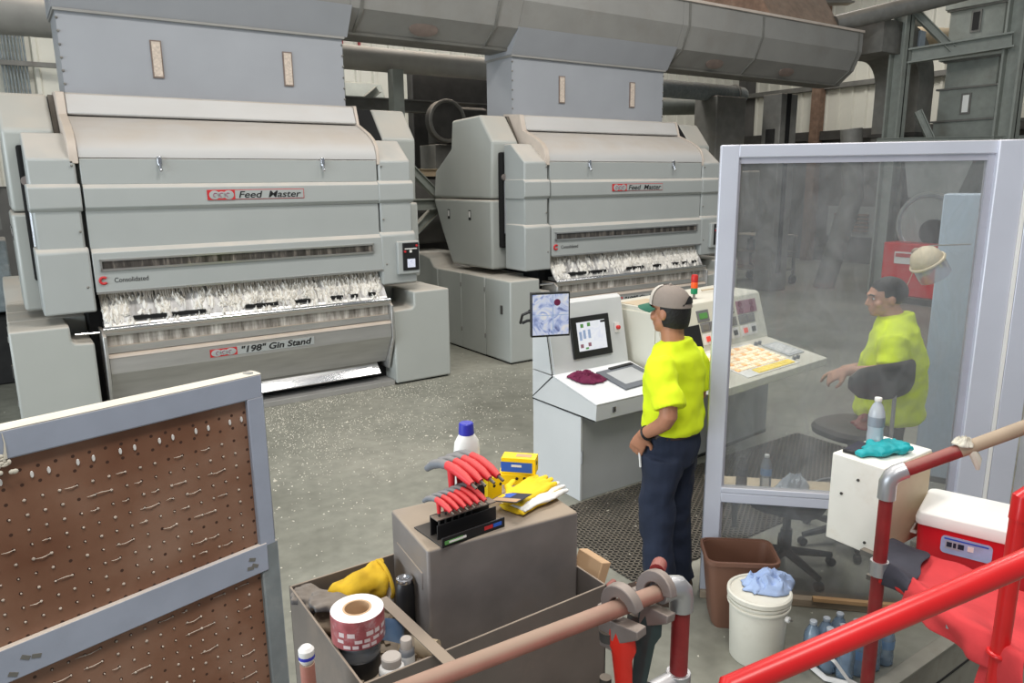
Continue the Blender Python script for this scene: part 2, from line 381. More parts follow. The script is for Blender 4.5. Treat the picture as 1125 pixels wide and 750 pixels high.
# ---------------------------------------------------------------- mesh helpers
class MB:
    def __init__(s):
        s.v, s.f = [], []
    def add(s, vs, fs, M=None):
        b = len(s.v)
        s.v += [(M @ Vector(v)) if M else Vector(v) for v in vs]
        s.f += [tuple(b + i for i in f) for f in fs]
        return s
    def box(s, x0, x1, y0, y1, z0, z1, M=None):
        return s.add([(x0, y0, z0), (x1, y0, z0), (x1, y1, z0), (x0, y1, z0), (x0, y0, z1), (x1, y0, z1), (x1, y1, z1), (x0, y1, z1)],
                     [(0, 3, 2, 1), (4, 5, 6, 7), (0, 1, 5, 4), (1, 2, 6, 5), (2, 3, 7, 6), (3, 0, 4, 7)], M)
    def prism(s, pts, a0, a1, axis='x', M=None):
        n = len(pts)
        def P(p, a):
            if axis == 'x': return (a, p[0], p[1])
            if axis == 'y': return (p[0], a, p[1])
            return (p[0], p[1], a)
        vs = [P(p, a0) for p in pts] + [P(p, a1) for p in pts]
        fs = [(i, (i + 1) % n, n + (i + 1) % n, n + i) for i in range(n)] + [tuple(reversed(range(n))), tuple(range(n, 2 * n))]
        return s.add(vs, fs, M)
    def loft(s, rings, cap=True, M=None, close=True):
        n = len(rings[0])
        vs = [p for r in rings for p in r]
        fs = []
        for k in range(len(rings) - 1):
            for i in range(n if close else n - 1):
                j = (i + 1) % n
                fs.append((k * n + i, k * n + j, (k + 1) * n + j, (k + 1) * n + i))
        if cap and close:
            fs.append(tuple(reversed(range(n))))
            fs.append(tuple((len(rings) - 1) * n + i for i in range(n)))
        return s.add(vs, fs, M)
    def tube(s, pts, r, n=12, M=None, flat=1.0, cap=True):
        pts = [Vector(p) for p in pts]
        rs = r if isinstance(r, (list, tuple)) else [r] * len(pts)
        rings = []
        t0 = (pts[1] - pts[0]).normalized()
        ref = Vector((0, 0, 1)) if abs(t0.z) < 0.9 else Vector((1, 0, 0))
        u = t0.cross(ref).normalized()
        for i, p in enumerate(pts):
            if i == 0: t = pts[1] - pts[0]
            elif i == len(pts) - 1: t = pts[-1] - pts[-2]
            else: t = (pts[i + 1] - pts[i]).normalized() + (pts[i] - pts[i - 1]).normalized()
            t.normalize()
            u = (u - t * u.dot(t)).normalized()
            w = t.cross(u)
            rings.append([p + (u * math.cos(2 * PI * k / n) + w * math.sin(2 * PI * k / n) * flat) * rs[i] for k in range(n)])
        return s.loft(rings, cap, M)
    def lathe(s, prof, n=24, c=(0, 0, 0), M=None, cap=True):
        rings = [[(c[0] + r * math.cos(2 * PI * k / n), c[1] + r * math.sin(2 * PI * k / n), c[2] + z) for k in range(n)] for r, z in prof]
        return s.loft(rings, cap, M)
    def ball(s, c, r, n=16, m=10, M=None):
        r = r if isinstance(r, (list, tuple)) else (r, r, r)
        rings = []
        for j in range(m + 1):
            a = -PI / 2 + PI * (j + 0.001 if j == 0 else j - 0.001 if j == m else j) / m
            rings.append([(c[0] + r[0] * math.cos(a) * math.cos(2 * PI * k / n), c[1] + r[1] * math.cos(a) * math.sin(2 * PI * k / n), c[2] + r[2] * math.sin(a)) for k in range(n)])
        return s.loft(rings, True, M)
    def torus(s, c, R0, r, n=24, m=10, M=None, a0=0, a1=2 * PI):
        full = abs(a1 - a0 - 2 * PI) < 1e-4
        k = n if full else n + 1
        rings = []
        for i in range(k):
            a = a0 + (a1 - a0) * i / n
            rings.append([(c[0] + (R0 + r * math.cos(2 * PI * j / m)) * math.cos(a), c[1] + (R0 + r * math.cos(2 * PI * j / m)) * math.sin(a), c[2] + r * math.sin(2 * PI * j / m)) for j in range(m)])
        if full: rings.append(rings[0])
        return s.loft(rings, not full, M)
    def build(s, name, m, parent=None, bevel=0.0, seg=2, smooth=True, org=None, world=False, kind=None, base=None):
        org = Vector(org) if org else Vector((0, 0, 0))
        vs = s.v
        if parent is None and org.length == 0 and not world:
            lo = [min(v[i] for v in vs) for i in range(3)]
            hi = [max(v[i] for v in vs) for i in range(3)]
            org = Vector(((lo[0] + hi[0]) / 2, (lo[1] + hi[1]) / 2, lo[2]))
        if world and parent is not None:
            Mi = TM[top(parent).name].inverted()
            vs = [Mi @ v for v in vs]
            org = Vector((0, 0, 0))
        me = bpy.data.meshes.new(name)
        me.from_pydata([tuple(v - org) for v in vs], [], s.f)
        bm = bmesh.new(); bm.from_mesh(me)
        bmesh.ops.recalc_face_normals(bm, faces=bm.faces)
        bm.to_mesh(me); bm.free()
        me.materials.append(MATS[m])
        if smooth:
            me.shade_smooth()
            me.set_sharp_from_angle(angle=R(38))
        o = bpy.data.objects.new(name, me)
        COL.objects.link(o)
        if parent is not None:
            o.parent = parent
            if world is False and org.length:
                pass
        else:
            o.location = org
        if bevel > 0:
            b = o.modifiers.new('bevel', 'BEVEL')
            b.width = bevel; b.segments = seg; b.limit_method = 'ANGLE'; b.angle_limit = R(30)
        if kind: o['kind'] = kind
        return o
TM = {}
def top(o):
    while o.parent: o = o.parent
    return o
def thing(name, label, cat, loc=(0, 0, 0), rz=0.0, group=None, rot=None):
    o = bpy.data.objects.new(name, None)
    o.empty_display_size = 0.1
    COL.objects.link(o)
    o.location = loc
    o.rotation_euler = rot if rot else (0, 0, rz)
    TM[o.name] = Matrix.Translation(loc) @ o.rotation_euler.to_matrix().to_4x4()
    tag(o, label, cat, group)
    return o
def tag(o, label, cat, group=None):
    o['label'] = label; o['category'] = cat
    if group: o['group'] = group
    return o
def struct(o, label=None, cat=None):
    o['kind'] = 'structure'
    if label: o['label'] = label
    if cat: o['category'] = cat
    return o
def copy_tree(o, parent=None):
    c = o.copy(); COL.objects.link(c); c.parent = parent
    for ch in list(o.children):
        copy_tree(ch, c)
    return c
def text_mesh(body, size, shear=0.0, extrude=0.002, space=1.0, bold=0.0):
    cu = bpy.data.curves.new('lettering', 'FONT')
    cu.body = body; cu.size = size; cu.shear = shear; cu.extrude = extrude; cu.space_character = space; cu.offset = bold
    ob = bpy.data.objects.new('lettering', cu)
    COL.objects.link(ob)
    dg = bpy.context.evaluated_depsgraph_get()
    me = bpy.data.meshes.new_from_object(ob.evaluated_get(dg))
    bpy.data.objects.remove(ob)
    return me
def lettering(name, body, size, m, parent, M, shear=0.0, space=1.0, width=None, bold=0.0):
    me = text_mesh(body, size, shear, 0.0015, space, bold)
    if width:
        w = max(v.co.x for v in me.vertices)
        me.transform(Matrix.Diagonal((width / w, 1, 1, 1)))
    me.transform(M)
    me.materials.clear(); me.materials.append(MATS[m])
    o = bpy.data.objects.new(name, me); COL.objects.link(o); o.parent = parent
    return o
FRONT = Matrix(((1, 0, 0, 0), (0, 0, -1, 0), (0, 1, 0, 0), (0, 0, 0, 1)))   # text upright, facing -y
def bake(o, voxel=None, smooth=0, disp=None, sub=0, seed=0):
    """apply remesh / smooth / displace to a mesh object"""
    if voxel:
        r = o.modifiers.new('r', 'REMESH'); r.mode = 'VOXEL'; r.voxel_size = voxel; r.use_smooth_shade = True
    if sub:
        u = o.modifiers.new('u', 'SUBSURF'); u.levels = sub; u.render_levels = sub
    if smooth:
        q = o.modifiers.new('s', 'SMOOTH'); q.factor = 0.5; q.iterations = smooth
    dg = bpy.context.evaluated_depsgraph_get()
    me = bpy.data.meshes.new_from_object(o.evaluated_get(dg))
    o.modifiers.clear()
    mt = o.data.materials[0] if o.data.materials else None
    me.materials.clear()
    if mt: me.materials.append(mt)
    if disp:
        amp, sc = disp
        me.update()
        off = Vector((seed * 3.1, seed * 1.7, seed))
        nr = [v.normal.copy() for v in me.vertices]
        for v, n in zip(me.vertices, nr):
            p = v.co * sc + off
            v.co += n * amp * (noise.noise(p) + 0.5 * noise.noise(p * 2.1))
    me.shade_smooth()
    o.data = me
    return o
def rot2(a):
    return Matrix.Rotation(a, 4, 'Z')
def T(x, y, z):
    return Matrix.Translation((x, y, z))

# ================================================================ setting
f = MB()
f.add([(-9, 1.59, 0), (20, 1.59, 0), (20, 16, 0), (-9, 16, 0)], [(0, 1, 2, 3)])
f.add([(-9, -4, 0), (2.0, -4, 0), (2.0, 1.59, 0), (-9, 1.59, 0)], [(0, 1, 2, 3)])
o = struct(f.build('floor', 'floor_concrete', world=True))
o = struct(MB().box(2.0, 20, -4, 1.59, -0.62, -0.6).build('floor_lower', 'floor_concrete'))
o = struct(MB().box(2.0, 20, 1.56, 1.60, -0.6, -0.02).build('trim_1', 'concrete_edge'))
o = struct(MB().prism([(1.55, -0.02), (1.545, 0.0), (1.58, 0.006), (1.62, 0.003), (1.62, -0.02)], 2.0, 20).build('trim_2', 'concrete_edge', bevel=0.004))
o = struct(MB().box(2.0, 20, 1.553, 1.56, -0.20, -0.192).build('trim_3', 'dark'))
# far end wall behind the machines: corrugated siding panels over a dark sill
wb = struct(MB().box(-9, 20, 16.0, 16.15, 0, 11).build('wall_back', 'wall_dark', world=True))
pan = MB().prism([(0.0, 0), (0.03, -0.05), (0.09, -0.05), (0.12, 0), (0.40, 0), (0.40, 0.02), (0, 0.02)], 2.4, 10.5, 'z')
p0 = None
for i in range(72):
    if i * 0.4 - 8.8 > 19.4: break
    if p0 is None:
        p0 = pan.build('siding_panel', 'siding', wb); k = p0
    else:
        k = p0.copy(); COL.objects.link(k)
    k.location = (-8.8 + i * 0.4, 15.97, 0)
# right-hand wall, siding from 3.7 m up
wr = struct(MB().box(20.0, 20.2, -4, 16, 0, 11).build('wall_right', 'wall_dark', world=True))
for i in range(49):
    k = p0.copy(); COL.objects.link(k); k.parent = wr
    k.location = (19.97, 15.6 - i * 0.4, 1.28); k.rotation_euler = (0, 0, -PI / 2)
struct(MB().box(19.7, 19.9, -4, 16, 3.45, 3.7).build('trim_4', 'dark_steel'))
struct(MB().box(19.75, 19.95, 9.0, 16, 4.85, 4.98).build('trim_5', 'dim_steel'))
for i, (x, y) in enumerate(((19.6, 13.1), (19.6, 10.6), (19.6, 7.4))):
    struct(MB().box(x, x + .25, y, y + .28, 0, 11).build('trim_%d' % (6 + i), 'rust' if i == 0 else 'dim_steel'))
# grey lower wall panel with a louvre
lv = thing('wall_louvre', 'rusty louvred vent low on the far right wall seen through the glass', 'vent', (19.9, 12.0, 0.85))
MB().box(-0.03, 0.03, -0.75, 0.75, -0.1, 0.75).build('frame', 'fan_grey', lv)
for i in range(5):
    MB().box(-0.09, -0.03, -0.52, 0.52, 0.05 + i * 0.11, 0.11 + i * 0.11).build('slat', 'rust', lv)

# ================================================================ cotton feeders
def logo(par, x, y, z, w, h):
    # pale swirls leaving only the corners of the red plate
    for cx, rx, rz_ in ((0.24, 0.20, 0.46), (0.50, 0.17, 0.36), (0.76, 0.20, 0.46)):
        MB().lathe([(1, 0), (1, 0.002), (0.9, 0.003)], 24, M=T(x + w * cx, y, z + h * 0.5) @ Matrix.Rotation(PI / 2, 4, 'X') @ Matrix.Diagonal((w * rx, h * rz_, 1, 1))).build('logo_disc', 'machine', par, world=True)
    for cx in (0.27, 0.5, 0.74):
        MB().torus((0, 0, 0), h * 0.20, h * 0.05, 14, 6, M=T(x + w * cx, y - 0.003, z + h * 0.5) @ Matrix.Rotation(PI / 2, 4, 'X'), a0=0.8, a1=4.6).build('logo_swirl', 'meter_pink', par, world=True)
def build_feeder():
    t = thing('cotton_feeder', 'left grey cotton feeder, the nearer of two with italic black lettering', 'machine', (2.145, 8.0, 1.2), 0, 'cotton feeders')
    X0, X1 = 0.665, 3.625
    W = dict(parent=t, world=True)
    MB().box(X0, X1, 8.03, 8.5, 2.41, 2.648).build('upper_panel', 'machine', bevel=0.006, **W)
    MB().prism([(8.03, 2.412), (7.995, 2.375), (7.995, 2.20), (8.03, 2.165), (8.5, 2.165), (8.5, 2.412)], X0, X1).build('band_panel', 'machine', bevel=0.006, **W)
    MB().box(X0, X1, 8.035, 8.5, 1.80, 2.166).build('middle_panel', 'machine', bevel=0.004, **W)
    MB().prism([(8.035, 1.815), (7.985, 1.775), (7.985, 1.40), (8.5, 1.40), (8.5, 1.815)], X0, X1).build('lower_panel', 'machine', bevel=0.006, **W)
    MB().box(X0, X1, 7.975, 7.99, 1.385, 1.405).build('lower_lip', 'stainless', **W)
    # sight window in the lower panel
    wf = MB()
    for a in ((0.72, 3.52, 1.695, 1.712), (0.72, 3.52, 1.602, 1.622), (0.72, 0.738, 1.602, 1.712), (3.502, 3.52, 1.602, 1.712)):
        wf.box(a[0], a[1], 7.965, 7.99, a[2], a[3])
    fo = wf.build('window_frame', 'stainless', **W)
    MB().box(0.735, 3.505, 7.978, 7.99, 1.618, 1.7).build('window_glass', 'window_cotton', **W)
    # curved top cover and its upper leaf
    cv = [(8.03, 2.655), (8.035, 2.72), (8.07, 2.80), (8.14, 2.87), (8.25, 2.935), (8.40, 3.00), (8.56, 3.06), (8.9, 3.06), (8.9, 2.655)]
    MB().prism(cv, X0, X1).build('top_cover', 'dusty_cover', **W)
    MB().prism([(8.56, 3.075), (8.545, 3.09), (8.62, 3.275), (8.66, 3.29), (9.0, 3.30), (9.0, 3.075)], X0, X1).build('upper_leaf', 'dusty_cover', bevel=0.008, **W)
    for a, b in ((0.585, 0.66), (3.63, 3.665)):
        ep = [(8.02, 2.6), (8.02, 2.70), (8.05, 2.81), (8.12, 2.885), (8.25, 2.96), (8.54, 3.075), (8.61, 3.29), (9.0, 3.32), (9.0, 2.6)]
        MB().prism(ep, a, b).build('end_plate', 'beige_dust', bevel=0.006, **W)
    for x in (1.345, 2.985):
        h = MB().box(x - 0.02, x + 0.02, 8.0, 8.03, 2.58, 2.67).build('latch', 'chrome', bevel=0.004, **W)
        MB().tube([(x, 7.99, 2.60), (x, 7.985, 2.545)], 0.012, 8).ball((x, 7.985, 2.54), 0.018, 8, 6).build('latch_hook', 'chrome', h, world=True)
    # stepped side columns
    for a, b in ((0.245, 0.628), (3.645, 4.05)):
        MB().prism([(8.02, 1.78), (8.02, 2.64), (8.33, 2.885), (8.5, 2.885), (8.5, 1.78)], a, b).build('side_column', 'machine', bevel=0.02, **W)
        MB().prism([(8.02, 2.42), (7.985, 2.385), (7.985, 2.20), (8.02, 2.165), (8.45, 2.165), (8.45, 2.42)], a - 0.022, b + 0.016).build('column_band', 'machine', bevel=0.01, **W)
        MB().prism([(8.02, 1.835), (7.98, 1.795), (7.98, 1.22), (8.45, 1.22), (8.45, 1.835)], a - 0.026, b + 0.02).build('column_foot', 'machine', bevel=0.018, **W)
        for zz in (1.46, 1.98, 2.58):
            xx = b - 0.03 if a < 1 else a + 0.03
            MB().ball((xx, 8.01 if zz > 1.9 else 7.98, zz), 0.011, 8, 6).build('bolt', 'dim_steel', **W)
    # drive housings behind the columns
    for a, b in ((0.10, 0.53), (3.955, 4.41)):
        MB().prism([(8.60, 2.165), (8.56, 2.92), (8.86, 3.285), (9.62, 3.26), (9.67, 2.87), (10.16, 2.56), (10.24, 2.165)], a, b).build('drive_housing', 'machine_side', bevel=0.035, seg=3, **W)
        MB().prism([(8.58, 1.2), (8.58, 2.15), (10.22, 2.15), (9.98, 1.69), (9.69, 1.2)], a - 0.015, b + 0.015).build('housing_skirt', 'machine_side', bevel=0.035, seg=3, **W)
    for a, b in ((0.54, 0.60), (3.67, 3.95)):
        MB().box(a, b, 8.42, 8.9, 1.3, 2.86).build('recess_shade', 'dark_gap', **W)  # black blocks give the recesses their interior shade by colour
    MB().box(0.20, 0.53, 8.50, 8.585, 1.5, 2.78).build('slot_shade', 'dark_gap', bevel=0.02, **W)  # black panel painted for the shade in the slot beside the column
    MB().tube([(0.245, 8.47, 1.7), (0.245, 8.47, 2.4)], 0.016, 8).build('drive_rod', 'galvanised', **W)
    MB().tube([(0.245, 8.50, 2.45), (0.245, 8.46, 2.45)], 0.045, 14).build('pulley', 'cast_grey', **W)
    for yy in (9.15, 9.75):
        k = MB().box(0.080, 0.0855, yy - 0.03, yy + 0.03, 1.86, 2.0).build('warning_tag', 'text_black', **W)
        MB().box(0.078, 0.081, yy - 0.02, yy + 0.02, 1.90, 1.985).build('tag_face', 'sticker_white', k, world=True)
    MB().prism([(8.55, 2.9), (8.7, 2.9), (8.98, 3.27), (8.86, 3.28)], 3.68, 3.95).build('gap_shade_fill', 'dark_gap', **W)  # dark filler painted for the shade between cover end and housing
    MB().prism([(8.62, 2.9), (8.75, 2.9), (8.98, 3.27), (8.86, 3.28)], 0.535, 0.58).build('gap_shade_fill', 'dark_steel', **W)  # matching dark filler for the shaded gap on the left
    # lettering
    P = lambda x, y, z: T(x - 2.145, y - 8.0, z - 1.2) @ FRONT
    MB().box(1.75, 2.745, 7.9895, 7.996, 2.245, 2.345).build('name_plate', 'text_red', **W)
    MB().box(1.757, 2.738, 7.986, 7.991, 2.251, 2.339).build('plate_face', 'machine', **W)
    lg = MB().box(1.755, 2.02, 7.984, 7.99, 2.245, 2.342).build('logo_plate', 'text_red', **W)
    logo(lg, 1.755, 7.984, 2.245, 0.265, 0.097)
    lettering('lettering', 'Feed  Master', 0.095, 'text_black', t, P(2.05, 7.985, 2.262), shear=0.22, width=0.66, bold=0.001)
    MB().torus((0, 0, 0), 0.03, 0.012, 18, 8, M=T(0.735, 7.98, 1.513) @ Matrix.Rotation(PI / 2, 4, 'X'), a0=0.7, a1=5.6).build('maker_emblem', 'text_red', **W)
    lettering('maker_lettering', 'Consolidated', 0.065, 'text_black', t, P(0.825, 7.984, 1.487), width=0.30)
    # control box with a small screen
    MB().box(3.80, 4.085, 7.93, 7.985, 1.33, 1.72).build('control_box', 'machine', bevel=0.012, **W)
    cp = MB().box(3.86, 4.07, 7.92, 7.932, 1.375, 1.70).build('control_face', 'black', bevel=0.004, **W)
    MB().box(3.915, 4.015, 7.915, 7.923, 1.41, 1.51).build('screen', 'small_screen', cp, world=True)
    MB().box(3.945, 3.975, 7.914, 7.922, 1.585, 1.615).build('indicator', 'sticker_white', cp, world=True)
    for x, z in ((3.885, 1.60), (4.04, 1.665)):
        MB().tube([(x, 7.925, z), (x, 7.905, z)], 0.013, 10).build('button', 'text_red', cp, world=True)
    MB().box(3.885, 4.045, 7.915, 7.922, 1.625, 1.637).build('caption_strip', 'sticker_white', cp, world=True)
    return t
feeder = build_feeder()
OFF = 5.45
f2 = copy_tree(feeder); f2.location.x += OFF
f2['label'] = 'right grey cotton feeder behind the operator consoles, farther of the two'

# ================================================================ gin stands under the feeders
def pod_pts(left):
    # front outline of a rounded base cabinet with a lowered inner shoulder
    x0, x1, xm = (-0.08, 0.585, 0.40) if left else (3.70, 4.455, 3.97)
    if left: return [(x0, 0.02), (x1, 0.02), (x1, 0.94), (xm + .03, 0.95), (xm, 0.98), (xm, 1.12), (x0, 1.12)]
    return [(x0, 0.02), (x1, 0.02), (x1, 1.12), (xm, 1.12), (xm - 0.0, 0.95), (xm - 0.03, 0.92), (x0, 0.91)]
def build_gin():
    t = thing('gin_stand', 'left stainless gin stand with cotton rolling on its apron, beside grey cabinets', 'machine', (2.145, 7.9, 0), 0, 'gin stands')
    W = dict(parent=t, world=True)
    X0, X1 = 0.69, 3.64
    for left in (True, False):
        pp = pod_pts(left)
        MB().prism(pp, 7.9, 8.52, 'y').build('base_cabinet', 'machine_side', bevel=0.03, seg=3, **W)
        xa, xb = (-0.08, 0.585) if left else (3.70, 4.455)
        for y0, y1 in ((8.53, 9.16), (9.17, 9.85)):
            c = MB().box(xa, xb, y0, y1, 0.02, 1.12).build('base_cabinet', 'machine_side', bevel=0.012, **W)
        MB().prism([(9.86, 0.02), (9.86, 1.12), (9.98, 1.14), (10.1, 1.26), (10.3, 1.30), (11.2, 1.30), (11.2, 0.02)], xa, xb).build('rear_cabinet', 'machine_side', bevel=0.02, **W)
        MB().box(xa + 0.02, xb - 0.02, 7.95, 11.0, 0, 0.03).build('plinth', 'dark_gap', **W)
        if left:
            h = MB().box(xa - 0.012, xa, 8.08, 8.13, 0.66, 0.78).build('cabinet_handle', 'dark_steel', bevel=0.003, **W)
            for y in (8.525, 9.165):
                for z in (0.3, 0.95):
                    MB().tube([(xa - 0.006, y, z - .03), (xa - 0.006, y, z + .03)], 0.008, 8).build('hinge', 'dim_steel', **W)
    # inner block, near black to paint the shade in the gaps
    MB().prism([(8.2, 0.05), (8.2, 1.45), (9.4, 1.45), (9.4, 0.05)], X0 - .1, X1 + .06).build('body', 'dark_gap', **W)
    # sloping feed apron
    MB().prism([(8.16, 1.42), (7.955, 1.10), (7.965, 1.09), (8.19, 1.42)], X0, X1).build('apron', 'apron_metal', **W)
    for xa, xb in ((0.95, 1.25), (1.30, 1.62), (2.02, 2.36), (2.55, 2.72), (2.95, 3.1), (3.2, 3.28), (3.42, 3.5)):
        MB().box(xa, xb, 7.94, 8.0, 1.115, 1.15).build('picker_slot', 'dark_gap', **W)
    MB().prism([(7.958, 1.10), (7.925, 1.06), (7.94, 1.05), (8.1, 1.06), (8.1, 1.10)], X0, X1).build('apron_lip', 'stainless', **W)
    # cotton falling over it
    ct = MB()
    rnd = random.Random(3)
    for i in range(620):
        x = rnd.uniform(X0 + 0.01, X1 - 0.04)
        s0 = rnd.uniform(-0.1, 0.9); s1 = min(1.16, s0 + rnd.uniform(0.12, 0.5))
        if abs(x - 1.35) < 0.45 and rnd.random() < 0.55: continue
        if s1 > 0.9 and rnd.random() < 0.35: s1 = 0.84; s0 = min(s0, 0.7)
        w = rnd.uniform(0.006, 0.026)
        vs = []
        n = 4
        for k in range(n + 1):
            s_ = s0 + (s1 - s0) * k / n
            yy = 8.16 - 0.205 * s_; zz = 1.42 - 0.32 * s_
            d = 0.006 + rnd.uniform(0, 0.03) * (1 if 0 < k < n else 0.3)
            xo = rnd.uniform(-0.012, 0.012); ww = w * (0.4 if k in (0, n) else rnd.uniform(0.7, 1.3))
            vs += [(x + xo - ww, yy, zz), (x + xo, yy - d, zz + d * 0.6), (x + xo + ww, yy, zz)]
        fs = []
        for k in range(n):
            for j in range(2):
                a = k * 3 + j
                fs.append((a, a + 1, a + 4, a + 3))
        ct.add(vs, fs)
    c = ct.build('cotton', 'cotton', kind='stuff', **W)
    c2 = MB()
    for i in range(260):
        x = rnd.uniform(X0 + 0.01, X1 - 0.04); w = rnd.uniform(0.01, 0.03); l = rnd.uniform(0.03, 0.12)
        c2.add([(x - w, 8.1, 1.40), (x, 8.085, 1.40), (x + w, 8.1, 1.40), (x + rnd.uniform(-.01, .01), 8.11 - l * 0.5, 1.38 - l)], [(0, 1, 3), (1, 2, 3)])
    c2.build('falling_cotton', 'cotton_dim', kind='stuff', **W)
    # bright bars and stainless front
    MB().tube([(X0 - .02, 7.90, 1.05), (X1 + .02, 7.90, 1.05)], 0.026, 14).build('guide_bar', 'polished', **W)
    MB().tube([(X0 - .05, 7.915, 1.03), (X0 - 0.25, 7.95, 1.03)], 0.012, 8).build('bar_pin', 'polished', **W)
    MB().prism([(7.93, 0.985), (7.895, 0.99), (7.885, 1.02), (7.90, 1.035), (7.95, 1.035)], X0 - .01, X1 + .02).build('front_rail', 'stainless_dusty', **W)
    MB().box(X0, X1, 7.93, 7.95, 0.885, 0.985).build('front_window', 'strip_cotton', **W)
    MB().prism([(7.93, 0.885), (7.905, 0.88), (7.905, 0.815), (7.95, 0.80), (7.95, 0.885)], X0, X1).build('lower_rail', 'stainless_dusty', **W)
    MB().prism([(7.945, 0.815), (7.865, 0.792), (7.86, 0.775), (7.95, 0.775)], X0 - .01, X1 + .01).build('dust_ledge', 'beige_dust', **W)
    MB().prism([(7.866, 0.776), (7.86, 0.62), (7.95, 0.61), (7.95, 0.776)], X0, X1).build('name_panel', 'stainless_dusty', **W)
    MB().prism([(7.862, 0.62), (8.07, 0.285), (8.12, 0.285), (7.97, 0.62)], X0, X1).build('lower_panel', 'stainless_dusty', **W)
    MB().prism([(8.10, 0.275), (8.005, 0.16), (8.02, 0.145), (8.14, 0.26)], X0, X1 - 0.1).build('kick_panel', 'kick_steel', **W)
    for x in (X0 - 0.035, X1 + 0.005):
        MB().prism([(7.93, 1.04), (7.85, 0.99), (7.84, 0.62), (8.02, 0.2), (8.2, 0.2), (8.2, 1.04)], x, x + 0.03).build('end_frame', 'stainless_dusty', bevel=0.005, **W)
    MB().box(X0 - 0.05, X1 + 0.05, 7.93, 8.3, 0.0, 0.06).build('step_plate', 'step_steel', bevel=0.004, **W)
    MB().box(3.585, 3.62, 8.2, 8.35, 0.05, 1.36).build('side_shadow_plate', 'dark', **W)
    # name plate
    lg = MB().box(1.60, 1.87, 7.857, 7.864, 0.655, 0.735).build('logo_plate', 'text_red', **W)
    logo(lg, 1.60, 7.857, 0.655, 0.27, 0.08)
    MB().box(1.87, 2.70, 7.858, 7.864, 0.652, 0.738).build('plate_face', 'machine', **W)
    lettering('lettering', '"198" Gin Stand', 0.092, 'text_black', t, T(1.90 - 2.145, 7.857 - 7.9, 0.667) @ FRONT, shear=0.2, width=0.77, bold=0.002)
    return t
gin = build_gin()
g2 = copy_tree(gin); g2.location.x += OFF
g2['label'] = 'right stainless gin stand with cotton on its apron, behind the consoles'

# ================================================================ feed chutes above
def build_chute():
    t = thing('feed_chute', 'wide grey sheet metal chute above the left cotton feeder', 'chute', (2.18, 8.95, 3.28), 0, 'feed chutes')
    W = dict(parent=t, world=True)
    MB().box(0.70, 3.67, 8.95, 9.6, 3.305, 4.09).build('chute_body', 'chute', **W)
    MB().box(0.68, 3.69, 8.915, 9.62, 4.09, 4.115).build('flange', 'duct', **W)
    MB().prism([(8.93, 4.115), (8.72, 4.44), (9.6, 4.44), (9.6, 4.115)], 0.67, 3.73).build('flare', 'chute', **W)
    for x in (1.585, 2.985):
        wn = MB().box(x - 0.055, x + 0.055, 8.935, 8.955, 3.51, 3.89).build('window_rim', 'rust_dim', **W)
        MB().box(x - 0.042, x + 0.042, 8.93, 8.94, 3.525, 3.875).build('window', 'window_dust', wn, world=True)
    for x in (0.715, 3.655):
        for i in range(6):
            MB().ball((x - 0.01 if x < 1 else x + 0.01, 8.945, 3.4 + i * 0.125), 0.014, 6, 4).build('bolt', 'dim_steel', **W)
    return t
chute = build_chute()
c2 = copy_tree(chute); c2.location.x += OFF
c2['label'] = 'wide grey sheet metal chute above the right cotton feeder'

# ================================================================ conveyor duct overhead
du = thing('conveyor_duct', 'long faceted grey conveyor trough running overhead across both chutes', 'duct', (4, 9.6, 4.18))
W = dict(parent=du, world=True)
DP = [(8.6, 5.12), (8.6, 4.75), (8.74, 4.42), (9.02, 4.20), (9.45, 4.20), (9.75, 4.42), (9.9, 4.75), (9.9, 5.12)]
DP0 = [(8.6, 5.12), (8.6, 4.75), (8.74, 4.43), (9.0, 4.445), (9.6, 4.445), (9.75, 4.46), (9.9, 4.75), (9.9, 5.12)]
segs = [(-6.0, 0.69, DP0), (0.69, 3.71, DP0), (3.71, 6.12, DP), (6.12, 9.16, DP0), (9.16, 11.1, DP), (11.1, 14.1, DP)]
segs[0] = (-6.0, 0.69, DP0)
for a, b, p in segs:
    MB().prism(p, a + 0.002, b - 0.002).build('trough_section', 'duct', smooth=False, **W)
for x in (3.85, 5.75, 9.30, 11.1, 13.95):
    MB().prism([(8.585, 5.13), (8.585, 4.745), (8.73, 4.405), (9.015, 4.185), (9.1, 4.185), (9.1, 5.13)], x - 0.02, x + 0.02).build('seam_flange', 'dim_steel', **W)
MB().prism([(9.0, 4.2), (9.02, 4.17), (9.45, 4.17), (9.45, 4.2)], 3.72, 14.1).build('bottom_angle', 'dim_steel', **W)
MB().box(-6, 14.1, 8.57, 8.62, 5.10, 5.14).build('top_angle', 'beige_dust', **W)
Mx = Matrix.Rotation(R(-38), 4, 'X')
for x in (4.75, 10.25, 12.2):
    MB().lathe([(0.17, -0.008), (0.17, 0.008), (0.14, 0.012)], 20, M=T(x, 8.885, 4.295) @ Matrix.Rotation(R(128), 4, 'X') @ Matrix.Diagonal((1.2, 0.55, 1, 1))).build('rusty_patch', 'rust_dim', **W)
rh = MB()
rh.prism([(8.75, 5.15), (9.2, 5.85), (10.4, 5.85), (10.4, 5.15)], 11.5, 13.6)
tag(rh.build('rusty_hopper', 'rust', bevel=0.01), 'sloping rust brown sheet hopper on top of the overhead trough', 'hopper')

# ================================================================ equipment behind the machines
def pipe(name, pts, r, m, label, cat='pipe', n=18, bands=()):
    mb = MB().tube(pts, r, n)
    o = mb.build(name, m)
    return tag(o, label, cat)
